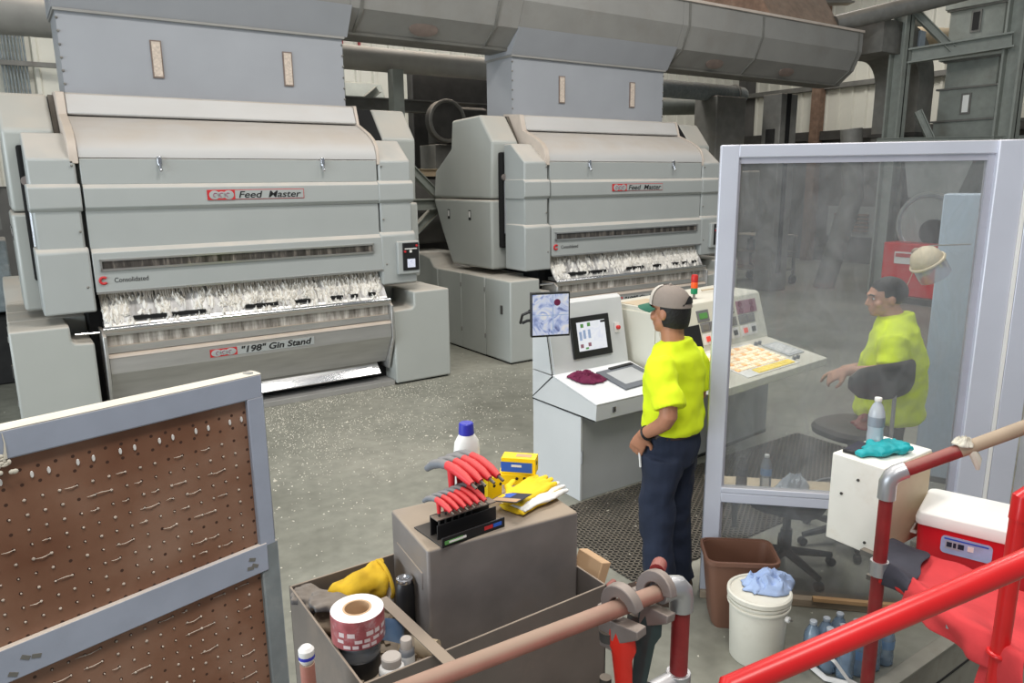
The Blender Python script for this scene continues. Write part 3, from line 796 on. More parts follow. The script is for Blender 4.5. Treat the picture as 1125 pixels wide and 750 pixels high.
# big overhead pipes between and beside the chutes
pipe('air_pipe', [(3.3, 10.6, 4.17), (7.2, 10.6, 4.17)], 0.17, 'pipe_grey', 'thick dusty grey pipe running overhead between the two chutes')
pipe('air_pipe', [(-5, 12.6, 4.62), (1.35, 12.6, 4.68)], 0.27, 'pipe_grey', 'thick dark grey pipe at the upper left edge, left of the chute')
p = thing('elbow_pipe', 'blue grey pipe with a bent end right of the farther chute', 'pipe', (10, 11, 4.0))
MB().tube([(8.6, 10.8, 4.14), (13.1, 10.8, 4.14), (13.4, 10.86, 4.14), (13.55, 11.05, 4.12), (13.6, 11.4, 4.1), (13.6, 12.6, 4.1)], 0.17, 16).build('tube', 'peg_side', p, world=True)
MB().torus((0, 0, 0), 0.18, 0.025, 20, 8, M=T(13.1, 10.8, 4.14) @ Matrix.Rotation(PI / 2, 4, 'Y')).build('collar', 'dim_steel', p, world=True)
pipe('return_pipe', [(10.6, 12.2, 3.9), (14.2, 11.7, 4.05)], 0.2, 'green_steel', 'lower dusty pipe under the blue grey bent pipe')
# steel frame in the gap
def beam(name, a, b, w, m, label, cat='beam', flange=True):
    a, b = Vector(a), Vector(b)
    d = b - a
    q = d.to_track_quat('Z', 'Y').to_matrix().to_4x4()
    M = Matrix.Translation(a) @ q
    mb = MB()
    l = d.length
    if flange:
        mb.box(-w / 2, w / 2, -w / 2, -w / 2 + w * 0.12, 0, l, M)
        mb.box(-w / 2, w / 2, w / 2 - w * 0.12, w / 2, 0, l, M)
        mb.box(-w * 0.06, w * 0.06, -w / 2, w / 2, 0, l, M)
    else:
        mb.box(-w / 2, w / 2, -w / 2, w / 2, 0, l, M)
    return tag(mb.build(name, m), label, cat)
beam('steel_post', (5.02, 10.3, 0), (5.02, 10.3, 4.0), 0.17, 'green_steel', 'pale green steel post rising just right of the left feeder', 'post', False)
beam('steel_post', (4.9, 12.2, 0), (4.9, 12.2, 4.4), 0.16, 'green_steel', 'thinner steel post deeper behind the left feeder', 'post', False)
beam('diagonal_brace', (5.1, 10.4, 2.75), (5.75, 10.4, 2.15), 0.12, 'green_steel', 'steel brace slanting down right from the pale green post')
beam('diagonal_brace', (5.15, 10.5, 1.5), (5.75, 10.5, 2.0), 0.13, 'green_steel', 'steel brace slanting up right low between the feeders')
beam('diagonal_brace', (4.55, 12.2, 3.15), (5.6, 12.2, 3.95), 0.12, 'green_steel', 'steel brace slanting up under the overhead pipe')
beam('cross_beam', (4.5, 10.4, 2.06), (6.4, 10.4, 2.06), 0.17, 'green_steel', 'horizontal steel beam low between the two feeders')
beam('cross_beam', (4.3, 11.4, 3.62), (7.4, 11.4, 3.62), 0.2, 'dim_steel', 'dim horizontal beam below the overhead pipe')
beam('cross_beam', (4.5, 11.0, 2.55), (7.2, 11.0, 2.55), 0.12, 'cream_side', 'beige dusted rail behind the gap between the feeders')
t = thing('fan_motor', 'dark motor with a round pulley hanging behind the gap between the feeders', 'motor', (6.35, 11.0, 2.9))
MB().tube([(6.1, 10.85, 3.35), (6.1, 10.70, 3.35)], 0.33, 22).build('pulley', 'dark_steel', t, world=True)
MB().torus((0, 0, 0), 0.31, 0.03, 24, 8, M=T(6.1, 10.7, 3.35) @ Matrix.Rotation(PI / 2, 4, 'X')).build('pulley_rim', 'dim_steel', t, world=True)
MB().box(6.2, 7.0, 10.9, 11.6, 3.0, 3.6).build('motor_body', 'dark_steel', t, bevel=0.05, world=True)
MB().box(6.0, 7.0, 10.95, 11.5, 2.6, 3.0).build('motor_mount', 'dim_steel', t, bevel=0.01, world=True)
tag(MB().box(6.1, 9.3, 11.9, 12.1, 0.0, 4.3).build('sheet_casing', 'dark_steel', bevel=0.02), 'dark sheet metal casing filling the gap left of the farther chute', 'casing')
tag(MB().box(5.3, 6.3, 11.0, 11.8, 1.4, 2.45).build('lint_box', 'wall_dark', bevel=0.03), 'dim purple grey box behind the post between the feeders', 'box')
tag(MB().box(4.3, 8.8, 12.3, 12.9, 0, 1.9).build('rear_machine', 'dim_steel', bevel=0.05), 'dim low machine deep behind the gap between the feeders', 'machine')
tag(MB().prism([(13.0, 0.0), (13.0, 3.55), (13.3, 4.2), (14.2, 4.2), (14.2, 0.0)], 4.3, 6.2).build('transition_hopper', 'green_steel', bevel=0.02), 'sloping grey hopper deep under the overhead pipe', 'hopper')
# dim cabinets at the extreme left
tag(MB().box(-1.0, 0.02, 11.2, 12.0, 0.85, 1.75).build('grey_cabinet', 'peg_side', bevel=0.02), 'small grey cabinet at the left edge behind the left feeder', 'cabinet')
t = thing('rear_motor', 'dim round motor at the left edge beside the left feeder', 'motor', (-0.3, 11.0, 2.0))
MB().tube([(-0.5, 10.9, 2.55), (-0.1, 10.9, 2.55)], 0.32, 20).build('motor_body', 'dark_steel', t, world=True)
MB().box(-0.7, 0.0, 10.7, 11.2, 1.9, 2.25).build('motor_mount', 'dim_steel', t, world=True)
tag(MB().box(-0.9, 0.1, 10.85, 12.2, 0.0, 0.8).build('cabinet_plinth', 'dark', bevel=0.02), 'dark plinth under the small grey cabinet at the left edge', 'plinth')
# vertical conduits on the far wall at upper left
for i in range(8):
    tag(MB().tube([(0.36 + i * 0.05, 15.85, 2.6), (0.36 + i * 0.05, 15.85, 6.5)], 0.017, 8).build('conduit', 'peg_side'), 'thin grey conduit on the siding at upper left, %s of the row' % ['first', 'second', 'third', 'fourth', 'fifth', 'sixth', 'seventh', 'last'][i], 'conduit', 'conduits on the far wall')
tag(MB().box(-0.5, 1.25, 15.75, 15.82, 4.42, 4.50).build('conduit_strut', 'dim_steel'), 'short steel strut holding the conduits at upper left', 'strut')
# red piping far behind, between chutes
t = thing('sprinkler_pipe', 'thin red sprinkler pipe far behind, under the overhead trough', 'pipe', (6, 15.87, 5.4))
MB().tube([(5.4, 15.87, 5.55), (7.6, 15.87, 5.5)], 0.04, 8).build('main_run', 'maroon_paint', t, world=True)
for x in (5.45, 6.5, 6.9):
    MB().tube([(x, 15.87, 5.85), (x, 15.87, 5.25)], 0.035, 8).build('drop', 'maroon_paint', t, world=True)

# --------------------------------------------------------------- right background
# dark casing boxes right of the far chute
tag(MB().box(12.25, 13.15, 10.5, 11.1, 0, 4.05).build('dust_casing', 'dim_steel', bevel=0.02), 'tall dim brown grey casing right of the farther feeder', 'casing')
t = thing('dust_casing', 'tall grey casing with dark slot beside the overhead trough end', 'casing', (14.2, 10.2, 0))
MB().box(13.5, 14.05, 9.9, 10.35, 0, 4.1).build('casing_body', 'dim_steel', t, bevel=0.02, world=True)
MB().box(13.68, 13.80, 9.88, 9.92, 0.4, 4.1).build('slot', 'dark_gap', t, world=True)
MB().box(13.47, 13.51, 10.02, 10.22, 2.9, 3.4).build('vent', 'dark', t, world=True)
# column and cross beam (green-grey I sections)
beam('steel_column', (15.3, 8.5, 0), (15.3, 8.5, 7.5), 0.30, 'green_steel', 'grey green steel column seen above and through the glass', 'column')
beam('steel_column', (16.6, 6.95, 0), (16.6, 6.95, 8), 0.34, 'green_steel', 'grey green steel column at the upper right corner', 'column')
beam('cross_beam', (15.4, 8.45, 4.75), (16.5, 7.0, 4.95), 0.28, 'green_steel', 'grey green beam joining the two upper right columns')
beam('diagonal_brace', (15.6, 8.2, 3.7), (16.1, 7.6, 2.2), 0.14, 'green_steel', 'thin brace slanting below the upper right beam')
beam('diagonal_brace', (15.35, 8.45, 5.7), (15.9, 7.8, 4.85), 0.14, 'green_steel', 'short brace above the upper right beam')
beam('cross_beam', (14.9, 8.6, 3.12), (17.4, 6.2, 3.12), 0.1, 'green_steel', 'thin rail just above the top of the glass screen')
pipe('roof_pipe', [(13.6, 8.9, 5.25), (16.2, 7.4, 5.95)], 0.16, 'dim_steel', 'dusty pipe slanting up at the upper right')
pipe('roof_pipe', [(16.0, 10.6, 5.6), (19.5, 9.2, 5.6)], 0.2, 'cream_side', 'beige dusted pipe behind the upper right column')
# curved elbow duct
t = thing('elbow_duct', 'dark grey square duct bending down beside the upper right column', 'duct', (15.6, 9.0, 2.5))
rings = []
for i in range(9):
    a = PI / 2 * i / 8
    cx, cz = 14.85 + 1.0 * math.sin(a) , 4.75 + 0.95 * (math.cos(a)) - 0.5
    nx, nz = math.sin(a), math.cos(a)
    rings.append([(14.85 + r_ * nx, y_, 4.25 + r_ * nz) for r_, y_ in ((0.55, 8.95), (1.15, 8.95), (1.15, 9.9), (0.55, 9.9))])
rings.append([(15.40, 8.95, 2.2), (16.0, 8.95, 2.2), (16.0, 9.9, 2.2), (15.40, 9.9, 2.2)])
MB().loft(rings).build('bent_casing', 'dim_steel', t, world=True)
MB().box(15.34, 16.06, 8.9, 9.95, 3.25, 3.32).build('flange', 'dark_steel', t, world=True)
MB().box(13.9, 14.86, 8.95, 9.9, 4.8, 5.4).build('straight_casing', 'dim_steel', t, world=True)
t.location = (15.6 + 0.72, 9.0 - 0.45, 2.5)
# tower of stacked boxes
t = thing('stacked_tower', 'tower of stacked grey metal housings with small windows at the upper right', 'machine', (16.3, 7.9, 0))
tw = [(0.0, 2.0, 0.52), (2.0, 3.0, 0.55), (3.0, 3.55, 0.60), (3.55, 4.2, 0.56), (4.2, 4.75, 0.50), (4.75, 5.1, 0.62), (5.1, 5.75, 0.52), (5.75, 6.6, 0.6)]
for z0, z1, w in tw:
    MB().box(16.75 - w, 16.75 + w, 8.15 - w, 8.15 + w, z0, z1).build('housing', 'green_steel', t, bevel=0.01, world=True)
    MB().box(16.75 - w - .05, 16.75 + w + .05, 8.15 - w - .05, 8.15 + w + .05, z1 - 0.035, z1).build('flange', 'dim_steel', t, world=True)
for z0, w in ((3.65, .56), (2.55, .55), (5.25, .52)):
    MB().box(16.75 - w - 0.02, 16.75 - w, 8.05, 8.25, z0, z0 + 0.42).build('window_rim', 'dim_steel', t, world=True)
    MB().box(16.75 - w - 0.03, 16.75 - w - 0.01, 8.09, 8.21, z0 + 0.04, z0 + 0.38).build('window', 'pane_white' if z0 < 5 else 'dark', t, world=True)
    MB().box(16.65, 16.85, 8.15 - w - 0.02, 8.15 - w, z0, z0 + 0.42).build('window_rim', 'dim_steel', t, world=True)
t.location = (16.3 + 0.55, 7.9 - 0.33, 0)
tag(MB().box(15.9, 16.1, 8.45, 8.65, 4.95, 5.3).build('junction_box', 'cabinet_blue', bevel=0.01), 'small pale blue junction box beside the upper right tower', 'box')
# blower on a red base, seen through the glass
t = thing('blower_fan', 'grey blower with round volute housing on a red base behind the glass', 'blower', (13.6, 6.6, 0))
BL = len(bpy.data.objects)
MB().box(12.3, 13.4, 6.4, 7.6, 0.12, 1.15).build('red_base', 'red_paint', t, bevel=0.03, world=True)
MB().box(12.28, 12.31, 7.0, 7.35, 0.75, 0.98).build('warning_label', 'sticker_white', t, world=True)
MB().box(12.265, 12.29, 7.03, 7.32, 0.88, 0.95).build('warning_band', 'text_red', t, world=True)
MB().box(12.2, 13.5, 6.2, 7.7, 0, 0.12).build('skid', 'dark_steel', t, world=True)
MB().tube([(12.7, 7.0, 1.5), (13.35, 7.0, 1.5)], 0.62, 28).build('volute', 'fan_grey', t, bevel=0.02, world=True)
MB().tube([(12.62, 6.85, 1.35), (12.7, 6.85, 1.35)], 0.25, 20).build('inlet', 'dark', t, world=True)
MB().prism([(6.55, 2.0), (6.3, 2.75), (7.6, 2.75), (7.45, 2.0)], 12.75, 13.4).build('outlet_cone', 'fan_grey', t, bevel=0.01, world=True)
MB().torus((0, 0, 0), 0.54, 0.03, 28, 6, M=T(12.7, 7.0, 1.5) @ Matrix.Rotation(PI / 2, 4, 'Y')).build('rim', 'galvanised', t, world=True)
MB().tube([(13.75, 7.75, 0.0), (13.75, 7.8, 2.6)], 0.30, 18).build('motor_cowl', 'dark_steel', t, world=True)
t.location = (13.6 + 2.05, 6.6 + 0.35, 0)
# conveyor leg and cart behind the glass
pipe('slanting_pipe', [(15.0, 9.6, 0.0), (15.2, 9.2, 2.0), (15.1, 9.3, 3.4)], 0.22, 'dim_steel', 'dim pipe coming down to the floor left of the red blower base')
t = thing('floor_cart', 'dim wheeled cart with rails standing on the floor far behind the glass', 'cart', (14.6, 11.0, 0))
for y in (10.4, 11.6):
    for x in (14.2, 15.0):
        MB().tube([(x, y, 0.1), (x, y, 1.15)], 0.035, 8).build('upright', 'dark_steel', t, world=True)
        MB().tube([(x, y - 0.04, 0.1), (x, y + 0.04, 0.1)], 0.1, 12).build('wheel', 'black_rubber', t, world=True)
for z in (0.35, 0.75, 1.13):
    MB().box(14.16, 15.04, 10.36, 11.64, z - 0.03, z).build('shelf', 'dim_steel', t, world=True)
for y in (10.7, 11.0, 11.3):
    MB().tube([(14.6, y, 0.75), (14.6, y, 1.0)], 0.09, 10).build('valve', 'dark_steel', t, world=True)
tag(MB().box(16.5, 17.6, 12.6, 15.6, 0, 2.6).build('rear_machine', 'dim_steel', bevel=0.05), 'dim bulky machine far behind the glass next to the wall', 'machine')
tag(MB().box(19.0, 19.6, 9.4, 10.6, 0, 2.9).build('wall_cabinet', 'dim_steel', bevel=0.03), 'tall dim cabinet against the far right wall behind the glass', 'cabinet')
# roof truss members at the top
beam('roof_beam', (8.6, 13.5, 6.0), (15.5, 9.8, 6.15), 0.3, 'dim_steel', 'dark roof beam crossing behind the trough at the top')
beam('roof_beam', (10.2, 15.0, 6.6), (16.8, 9.2, 6.4), 0.3, 'dark_steel', 'darker roof beam behind at the top right')

# ================================================================ lint scattered over the floor
rnd = random.Random(11)
fl = MB()
def flake(x, y, s):
    a = rnd.uniform(0, 2 * PI)
    fl.add([(x + s * math.cos(a), y + s * math.sin(a), 0.001), (x + s * math.cos(a + 2.1), y + s * math.sin(a + 2.1), 0.001), (x + s * math.cos(a + 4.2), y + s * math.sin(a + 4.2), 0.001), (x, y, 0.002 + s * 0.7)],
           [(0, 1, 3), (1, 2, 3), (2, 0, 3)])
for i in range(4600):
    y = 7.93 - abs(rnd.gauss(0, 1)) * 1.35
    x = rnd.gauss(2.4, 1.25)
    if y < 4.2: continue
    if noise.noise(Vector((x * 1.3, y * 1.3, 0))) < -0.25 and rnd.random() < 0.7: continue
    s = rnd.choice((0.0045, 0.005, 0.006, 0.008)) * rnd.uniform(0.7, 1.3)
    if rnd.random() < 0.01: s *= 2.4
    flake(x, y, s)
for i in range(900):
    x, y = rnd.uniform(-1, 9), rnd.uniform(2.0, 9.5)
    flake(x, y, rnd.uniform(0.004, 0.010))
for i in range(170):
    flake(rnd.uniform(2.95, 4.6), rnd.uniform(2.95, 4.0), rnd.uniform(0.006, 0.022))
o = tag(fl.build('floor_lint', 'lint', world=True), 'white cotton lint specks scattered over the concrete floor before the gin stands', 'lint')
o['kind'] = 'stuff'

# ================================================================ rubber floor mat with diamond openings
mt = MB()
MX0, MX1, MY0, MY1 = 2.9, 6.05, 2.93, 4.02
def clipbar(x0, y0, dx, dy):
    # clip the segment through (x0,y0) along (dx,dy) to the mat rectangle
    t0, t1 = -99, 99
    for p, d, lo, hi in ((x0, dx, MX0, MX1), (y0, dy, MY0, MY1)):
        a, b = (lo - p) / d, (hi - p) / d
        t0, t1 = max(t0, min(a, b)), min(t1, max(a, b))
    if t1 - t0 < 0.02: return
    n = math.hypot(dx, dy); wx, wy = -dy / n * 0.0055, dx / n * 0.0055
    a = (x0 + dx * t0, y0 + dy * t0); b = (x0 + dx * t1, y0 + dy * t1)
    z = 0.014
    mt.add([(a[0] - wx, a[1] - wy, 0.002), (a[0] - wx, a[1] - wy, z), (a[0] + wx, a[1] + wy, z), (a[0] + wx, a[1] + wy, 0.002),
            (b[0] - wx, b[1] - wy, 0.002), (b[0] - wx, b[1] - wy, z), (b[0] + wx, b[1] + wy, z), (b[0] + wx, b[1] + wy, 0.002)],
           [(0, 1, 5, 4), (1, 2, 6, 5), (2, 3, 7, 6)])
k = MX0 - 2.2
while k < MX1 + 2.2:
    clipbar(k, MY0, 1.0, 0.62)
    k += 0.062
k = MX0 - 0.1
while k < MX1 + 2.2:
    clipbar(k, MY0, -1.0, 0.62)
    k += 0.062
o = thing('floor_mat', 'dark rubber floor mat with diamond openings in front of the consoles', 'mat', (4.4, 3.5, 0))
mt.build('lattice', 'mat_rubber', o, world=True, smooth=False)
MB().box(MX0, MX1, MY0, MY1, 0.0005, 0.003).build('underside', 'dark_steel', o, world=True)

# ================================================================ operator console nearer to us
c = thing('control_console', 'light grey operator console with sloping desk and touch screen', 'console', (3.78, 4.3, 0))
W = dict(parent=c, world=True)
MB().box(3.385, 4.17, 4.06, 4.66, 0.0, 0.67).build('pedestal', 'console_dark', bevel=0.004, **W)  # front toned darker than the side, weaker light put into the colour
MB().box(3.38, 3.40, 4.055, 4.66, 0.0, 0.672).build('lit_pedestal_side', 'console_grey', bevel=0.003, **W)  # lighter sheet painting the brighter door light on the left side
MB().prism([(4.66, 0.68), (3.88, 0.685), (3.875, 0.805), (4.39, 0.915), (4.66, 0.92)], 3.375, 4.18).build('desk_wedge', 'console_grey', bevel=0.004, **W)
MB().prism([(3.872, 0.807), (4.392, 0.917), (4.39, 0.927), (3.868, 0.818)], 3.372, 4.182).build('desk_top', 'desk_white', bevel=0.002, **W)
MB().prism([(4.40, 0.925), (4.515, 1.455), (4.56, 1.475), (4.66, 1.45), (4.66, 0.925)], 3.375, 4.18).build('instrument_hood', 'console_grey', bevel=0.004, **W)
MB().prism([(4.385, 0.918), (4.50, 1.455), (4.515, 1.455), (4.40, 0.918)], 3.39, 4.165).build('instrument_panel', 'console_grey', bevel=0.003, **W)
MB().prism([(4.395, 0.920), (4.512, 1.456), (4.52, 1.456), (4.403, 0.920)], 3.3735, 3.3765).build('panel_seam', 'dark', **W)
MB().prism([(4.66, 0.675), (4.66, 0.685), (3.885, 0.69), (3.885, 0.68)], 3.3735, 3.376).build('panel_seam', 'dark', **W)
MB().prism([(4.66, 0.69), (4.66, 0.70), (4.39, 0.925), (4.385, 0.915)], 3.3735, 3.376).build('panel_seam', 'dark', **W)
MB().tube([(3.395, 4.055, 0.3), (3.395, 4.055, 0.40)], 0.008, 8).build('hinge', 'galvanised', **W)
MB().box(3.53, 3.56, 3.868, 3.876, 0.73, 0.77).build('desk_lock', 'chrome', **W)
# things fixed on the tilted panel: local frame on the panel
PA = math.atan2(0.115, 0.537)
PM = T(3.39, 4.3835, 0.918) @ Matrix.Rotation(-PA, 4, 'X')
ts = MB().box(0.20, 0.60, -0.022, 0.0, 0.10, 0.43, PM).build('touch_bezel', 'black', bevel=0.004, **W)
MB().box(0.255, 0.545, -0.026, -0.02, 0.155, 0.385, PM).build('touch_screen', 'touch_screen', ts, world=True)
for i, (x, z, w_, h_, mm) in enumerate(((0.29, 0.34, .03, .03, 'label_green'), (0.36, 0.345, .03, .03, 'label_green'), (0.27, 0.24, .025, .07, 'blue_cloth'), (0.31, 0.25, .025, .07, 'blue_cloth'), (0.36, 0.25, .025, .07, 'blue_cloth'), (0.27, 0.18, .03, .03, 'meter_pink'), (0.35, 0.185, .03, .03, 'meter_pink'), (0.5, 0.362, .05, .018, 'dark'), (0.32, 0.165, .03, .015, 'label_green'))):
    MB().box(x, x + w_, -0.028, -0.0255, z, z + h_, PM).build('screen_tile', mm, ts, world=True)
eb = MB().box(0.665, 0.715, -0.012, 0, 0.26, 0.34, PM).build('stop_plate', 'sticker_white', **W)
MB().lathe([(0.017, 0), (0.017, 0.02), (0.01, 0.026)], 12, M=PM @ T(0.69, -0.012, 0.30) @ Matrix.Rotation(PI / 2, 4, 'X')).build('stop_button', 'red_lamp', eb, world=True)
# monitor on a bracket at the left of the console
mo = thing('monitor', 'square black monitor with pale camera view on a bracket left of the console', 'monitor', (3.14, 4.12, 1.31), R(-22))
mo.scale = (0.87, 0.87, 0.87); TM[mo.name] = TM[mo.name] @ Matrix.Diagonal((0.87, 0.87, 0.87, 1))
MB().box(-0.165, 0.165, -0.02, 0.02, 0.0, 0.37).build('monitor_case', 'black', mo, bevel=0.006)
MB().box(-0.152, 0.152, -0.024, -0.018, 0.018, 0.352).build('picture', 'camera_screen', mo)
MB().box(0.015, 0.022, -0.0255, -0.023, 0.02, 0.35).build('picture_split', 'blue_cloth', mo)
MB().box(-0.15, 0.15, -0.0255, -0.023, 0.178, 0.184).build('picture_split', 'blue_cloth', mo)
MB().lathe([(0.028, 0), (0.028, 0.002)], 14, M=T(0.055, -0.0255, 0.285) @ Matrix.Rotation(PI / 2, 4, 'X')).build('picture_spot', 'maroon_cloth', mo)
MB().tube([(-0.1, 0.02, 0.2), (-0.17, 0.05, 0.2), (-0.22, 0.05, 0.18), (-0.22, 0.12, 0.10)], 0.012, 8).build('bracket_arm', 'black', mo)
MB().tube([(-0.1, 0.02, 0.14), (-0.18, 0.05, 0.13), (-0.22, 0.06, 0.11)], 0.012, 8).build('bracket_arm', 'black', mo)
MB().tube([(3.15, 4.14, 1.46), (3.20, 4.45, 1.44), (3.33, 4.58, 1.40), (3.42, 4.58, 1.38)], 0.014, 8).build('mount_arm', 'black', mo, world=True)
# tablet-like keypad panel lying on the desk, and the cloth
DA = math.atan2(0.11, 0.52)
DM = T(3.372, 3.868, 0.819) @ Matrix.Rotation(DA, 4, 'X')
kp = thing('tablet', 'grey framed tablet lying flat on the white console desk', 'tablet', (3.8, 4.1, 0.87))
MB().box(0.26, 0.68, 0.10, 0.43, 0.0, 0.014, DM @ T(0.12, -0.02, 0.0) @ rot2(R(4))).build('tablet_frame', 'tablet_grey', kp, bevel=0.004, world=True)
MB().box(0.32, 0.61, 0.16, 0.375, 0.014, 0.016, DM @ T(0.12, -0.02, 0.0) @ rot2(R(4))).build('tablet_screen', 'console_dark', kp, world=True)
MB().box(0.40, 0.66, 0.405, 0.435, 0.012, 0.022, DM @ T(0.12, -0.02, 0.0) @ rot2(R(4))).build('pen_clip', 'black', kp, world=True)
def crumple(name, m, M, sx, sy, sz, label, cat, seed=1, lumps=9, group=None, voxel=None, amp=0.35):
    # a thin sheet pushed together into folds
    n = 26
    mb = MB()
    off = Vector((seed * 1.37, seed * 0.71, seed * 0.31))
    vs = []
    for j in range(n + 1):
        for i in range(n + 1):
            u, v = -1 + 2 * i / n, -1 + 2 * j / n
            k = max(abs(u), abs(v)) / max(1e-6, math.hypot(u, v))       # square to disc
            u, v = u * k, v * k
            rad = math.hypot(u, v)
            q = Vector((u * 1.5, v * 1.5, 0)) + off
            rim = 1 + 0.28 * noise.noise(Vector((math.atan2(v, u) * 1.1, seed * 2.0, 0.5)))
            x = u * rim + 0.22 * noise.noise(q * 1.7)
            y = v * rim + 0.22 * noise.noise(q * 1.7 + Vector((5, 2, 8)))
            ridge = 1 - abs(noise.noise(q * 1.25)) * 2.2
            ridge2 = 1 - abs(noise.noise(q * 2.6 + Vector((3, 1, 0)))) * 2.2
            z = max(0.0, (0.55 * ridge + 0.3 * ridge2 + 0.12) * (1 - rad ** 3))
            vs.append((x * sx * 0.55, y * sy * 0.6, z * sz + 0.003))
    fs = [(j * (n + 1) + i, j * (n + 1) + i + 1, (j + 1) * (n + 1) + i + 1, (j + 1) * (n + 1) + i) for j in range(n) for i in range(n)]
    mb.add(vs, fs)
    o = mb.build(name, m, world=True)
    so = o.modifiers.new('solid', 'SOLIDIFY'); so.thickness = 0.003; so.offset = 1
    o.data.shade_smooth()
    o.matrix_world = M
    return tag(o, label, cat, group)
crumple('cloth', 'maroon_cloth', T(3.58, 4.23, 0.90) @ Matrix.Rotation(DA, 4, 'X') @ rot2(R(-25)), 0.27, 0.16, 0.06, 'crumpled maroon cloth on the white desk of the grey console', 'cloth', 4, 12)

# ================================================================ larger cream console behind the standing operator
c = thing('control_console', 'long cream operator console with meters and lit buttons, partly behind the glass', 'console', (4.27, 4.08, 0), R(5))
W = dict(parent=c)
WD = 1.50
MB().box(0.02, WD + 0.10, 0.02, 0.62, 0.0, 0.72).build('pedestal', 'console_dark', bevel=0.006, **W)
MB().box(0.02, WD + 0.1, 0.02, 0.6, 0.0, 0.03).build('kick_strip', 'dark_gap', c)
MB().prism([(-0.60, 0.80), (-0.60, 0.865), (0.0, 0.965), (0.3, 0.965), (0.3, 0.72), (0.02, 0.72)], 0.0, WD - 0.02).build('desk', 'console_cream', bevel=0.006, **W)
MB().prism([(0.0, 0.965), (0.12, 1.36), (0.16, 1.38), (0.62, 1.38), (0.62, 0.7), (0.3, 0.7)], 0.0, WD).build('instrument_hood', 'console_cream', bevel=0.006, **W)
MB().box(WD + 0.005, WD + 0.24, 0.40, 0.70, 0.0, 1.22).build('end_cabinet', 'cabinet_blue', bevel=0.01, **W)
MB().box(-0.012, 0.0, 0.10, 0.60, 0.05, 1.34).build('side_panel', 'console_cream', bevel=0.004, **W)
MB().box(0.02, 0.35, 0.25, 0.5, 1.38, 1.385).build('top_tray', 'cream_side', bevel=0.002, **W)
MB().tube([(WD - 0.5, 0.4, 1.40), (WD - 0.3, 0.35, 1.41), (WD - 0.2, 0.40, 1.40)], 0.008, 6).build('loose_cable', 'cream_side', **W)
PM = T(0, 0.0, 0.965) @ Matrix.Rotation(-math.atan2(0.12, 0.395), 4, 'X')
def pnl(name, x0, x1, z0, z1, m, d=0.008, par=None):
    return MB().box(x0, x1, -d, 0.002, z0, z1, PM).build(name, m, par or c, bevel=0.0015)
scr = pnl('dark_screen', 0.10, 0.52, 0.03, 0.235, 'black')
for i, x in enumerate((0.14, 0.21, 0.27)):
    k = MB().lathe([(0.02, 0), (0.02, 0.015), (0.012, 0.02)], 12, M=PM @ T(x + 0.1, -0.002, 0.29) @ Matrix.Rotation(PI / 2, 4, 'X')).build('knob', 'black' if i else 'cast_grey', c)
for i, x in enumerate((0.25, 0.31)):
    MB().lathe([(0.016, 0), (0.016, 0.012)], 12, M=PM @ T(x + 0.04, -0.002, 0.345) @ Matrix.Rotation(PI / 2, 4, 'X')).build('knob', 'galvanised', c)
fr = pnl('meter_frame', 0.52, 0.68, 0.25, 0.35, 'meter_grey')
pnl('meter_face', 0.545, 0.655, 0.275, 0.325, 'label_green', 0.012, fr)
grp = [(0.545, 0.66), (0.67, 0.785), (0.82, 0.935), (0.945, 1.06), (1.10, 1.215), (1.225, 1.34)]
for i, (a, b) in enumerate(grp):
    k = pnl('meter', a, b, 0.16, 0.24, 'meter_grey')
    pnl('meter_scale', a + .015, b - .015, 0.175, 0.225, 'dim_steel', 0.011, k)
    k = pnl('switch_plate', a, b, 0.05, 0.145, 'sticker_white')
    MB().box(a + 0.035, b - 0.035, -0.02, 0, 0.075, 0.12, PM).build('rocker', 'key_red' if i % 2 == 0 else 'black', k)
for a, b in ((0.80, 1.05), ):
    k = pnl('readout', a, b, 0.27, 0.36, 'meter_grey')
    for j in range(2):
        pnl('readout_window', a + 0.02 + j * 0.115, a + 0.12 + j * 0.115, 0.285, 0.345, 'dim_steel' if j == 0 else 'sticker_white', 0.012, k)
k = pnl('pink_meters', 1.10, 1.40, 0.25, 0.37, 'meter_pink')
for j in range(4):
    MB().lathe([(0.028, 0), (0.028, 0.006)], 14, M=PM @ T(1.15 + (j % 2) * 0.17, -0.008, 0.28 + (j // 2) * 0.06) @ Matrix.Rotation(PI / 2, 4, 'X')).build('dial', 'maroon_cloth', k)
DM = T(0, -0.60, 0.866) @ Matrix.Rotation(math.atan2(0.1, 0.6), 4, 'X')
kb = MB().box(0.35, 1.10, 0.05, 0.55, 0.0, 0.006, DM).build('key_plate', 'sticker_white', c)
for j in range(7):
    for i in range(13):
        x, y = 0.37 + i * 0.055, 0.16 + j * 0.053
        MB().box(x, x + 0.040, y, y + 0.036, 0.006, 0.016, DM).build('key', 'key_lit' if (i + j * 2) % 5 else 'key_amber', kb)
for i in range(9):
    MB().box(0.52 + i * 0.06, 0.575 + i * 0.06, 0.065, 0.135, 0.006, 0.014, DM).build('key', 'key_yellow', kb)
for i in range(4):
    MB().lathe([(0.016, 0), (0.016, 0.03)], 10, M=DM @ T(1.13 + (i % 2) * .06, 0.12 + (i // 2) * .38, 0)).build('selector', 'grey_grip', c)
pd = MB().box(1.16, 1.40, 0.18, 0.46, 0.0, 0.01, DM).build('note_pad', 'console_dark', c, bevel=0.002)
MB().box(1.19, 1.37, 0.21, 0.43, 0.01, 0.013, DM).build('note_sheet', 'console_grey', pd)
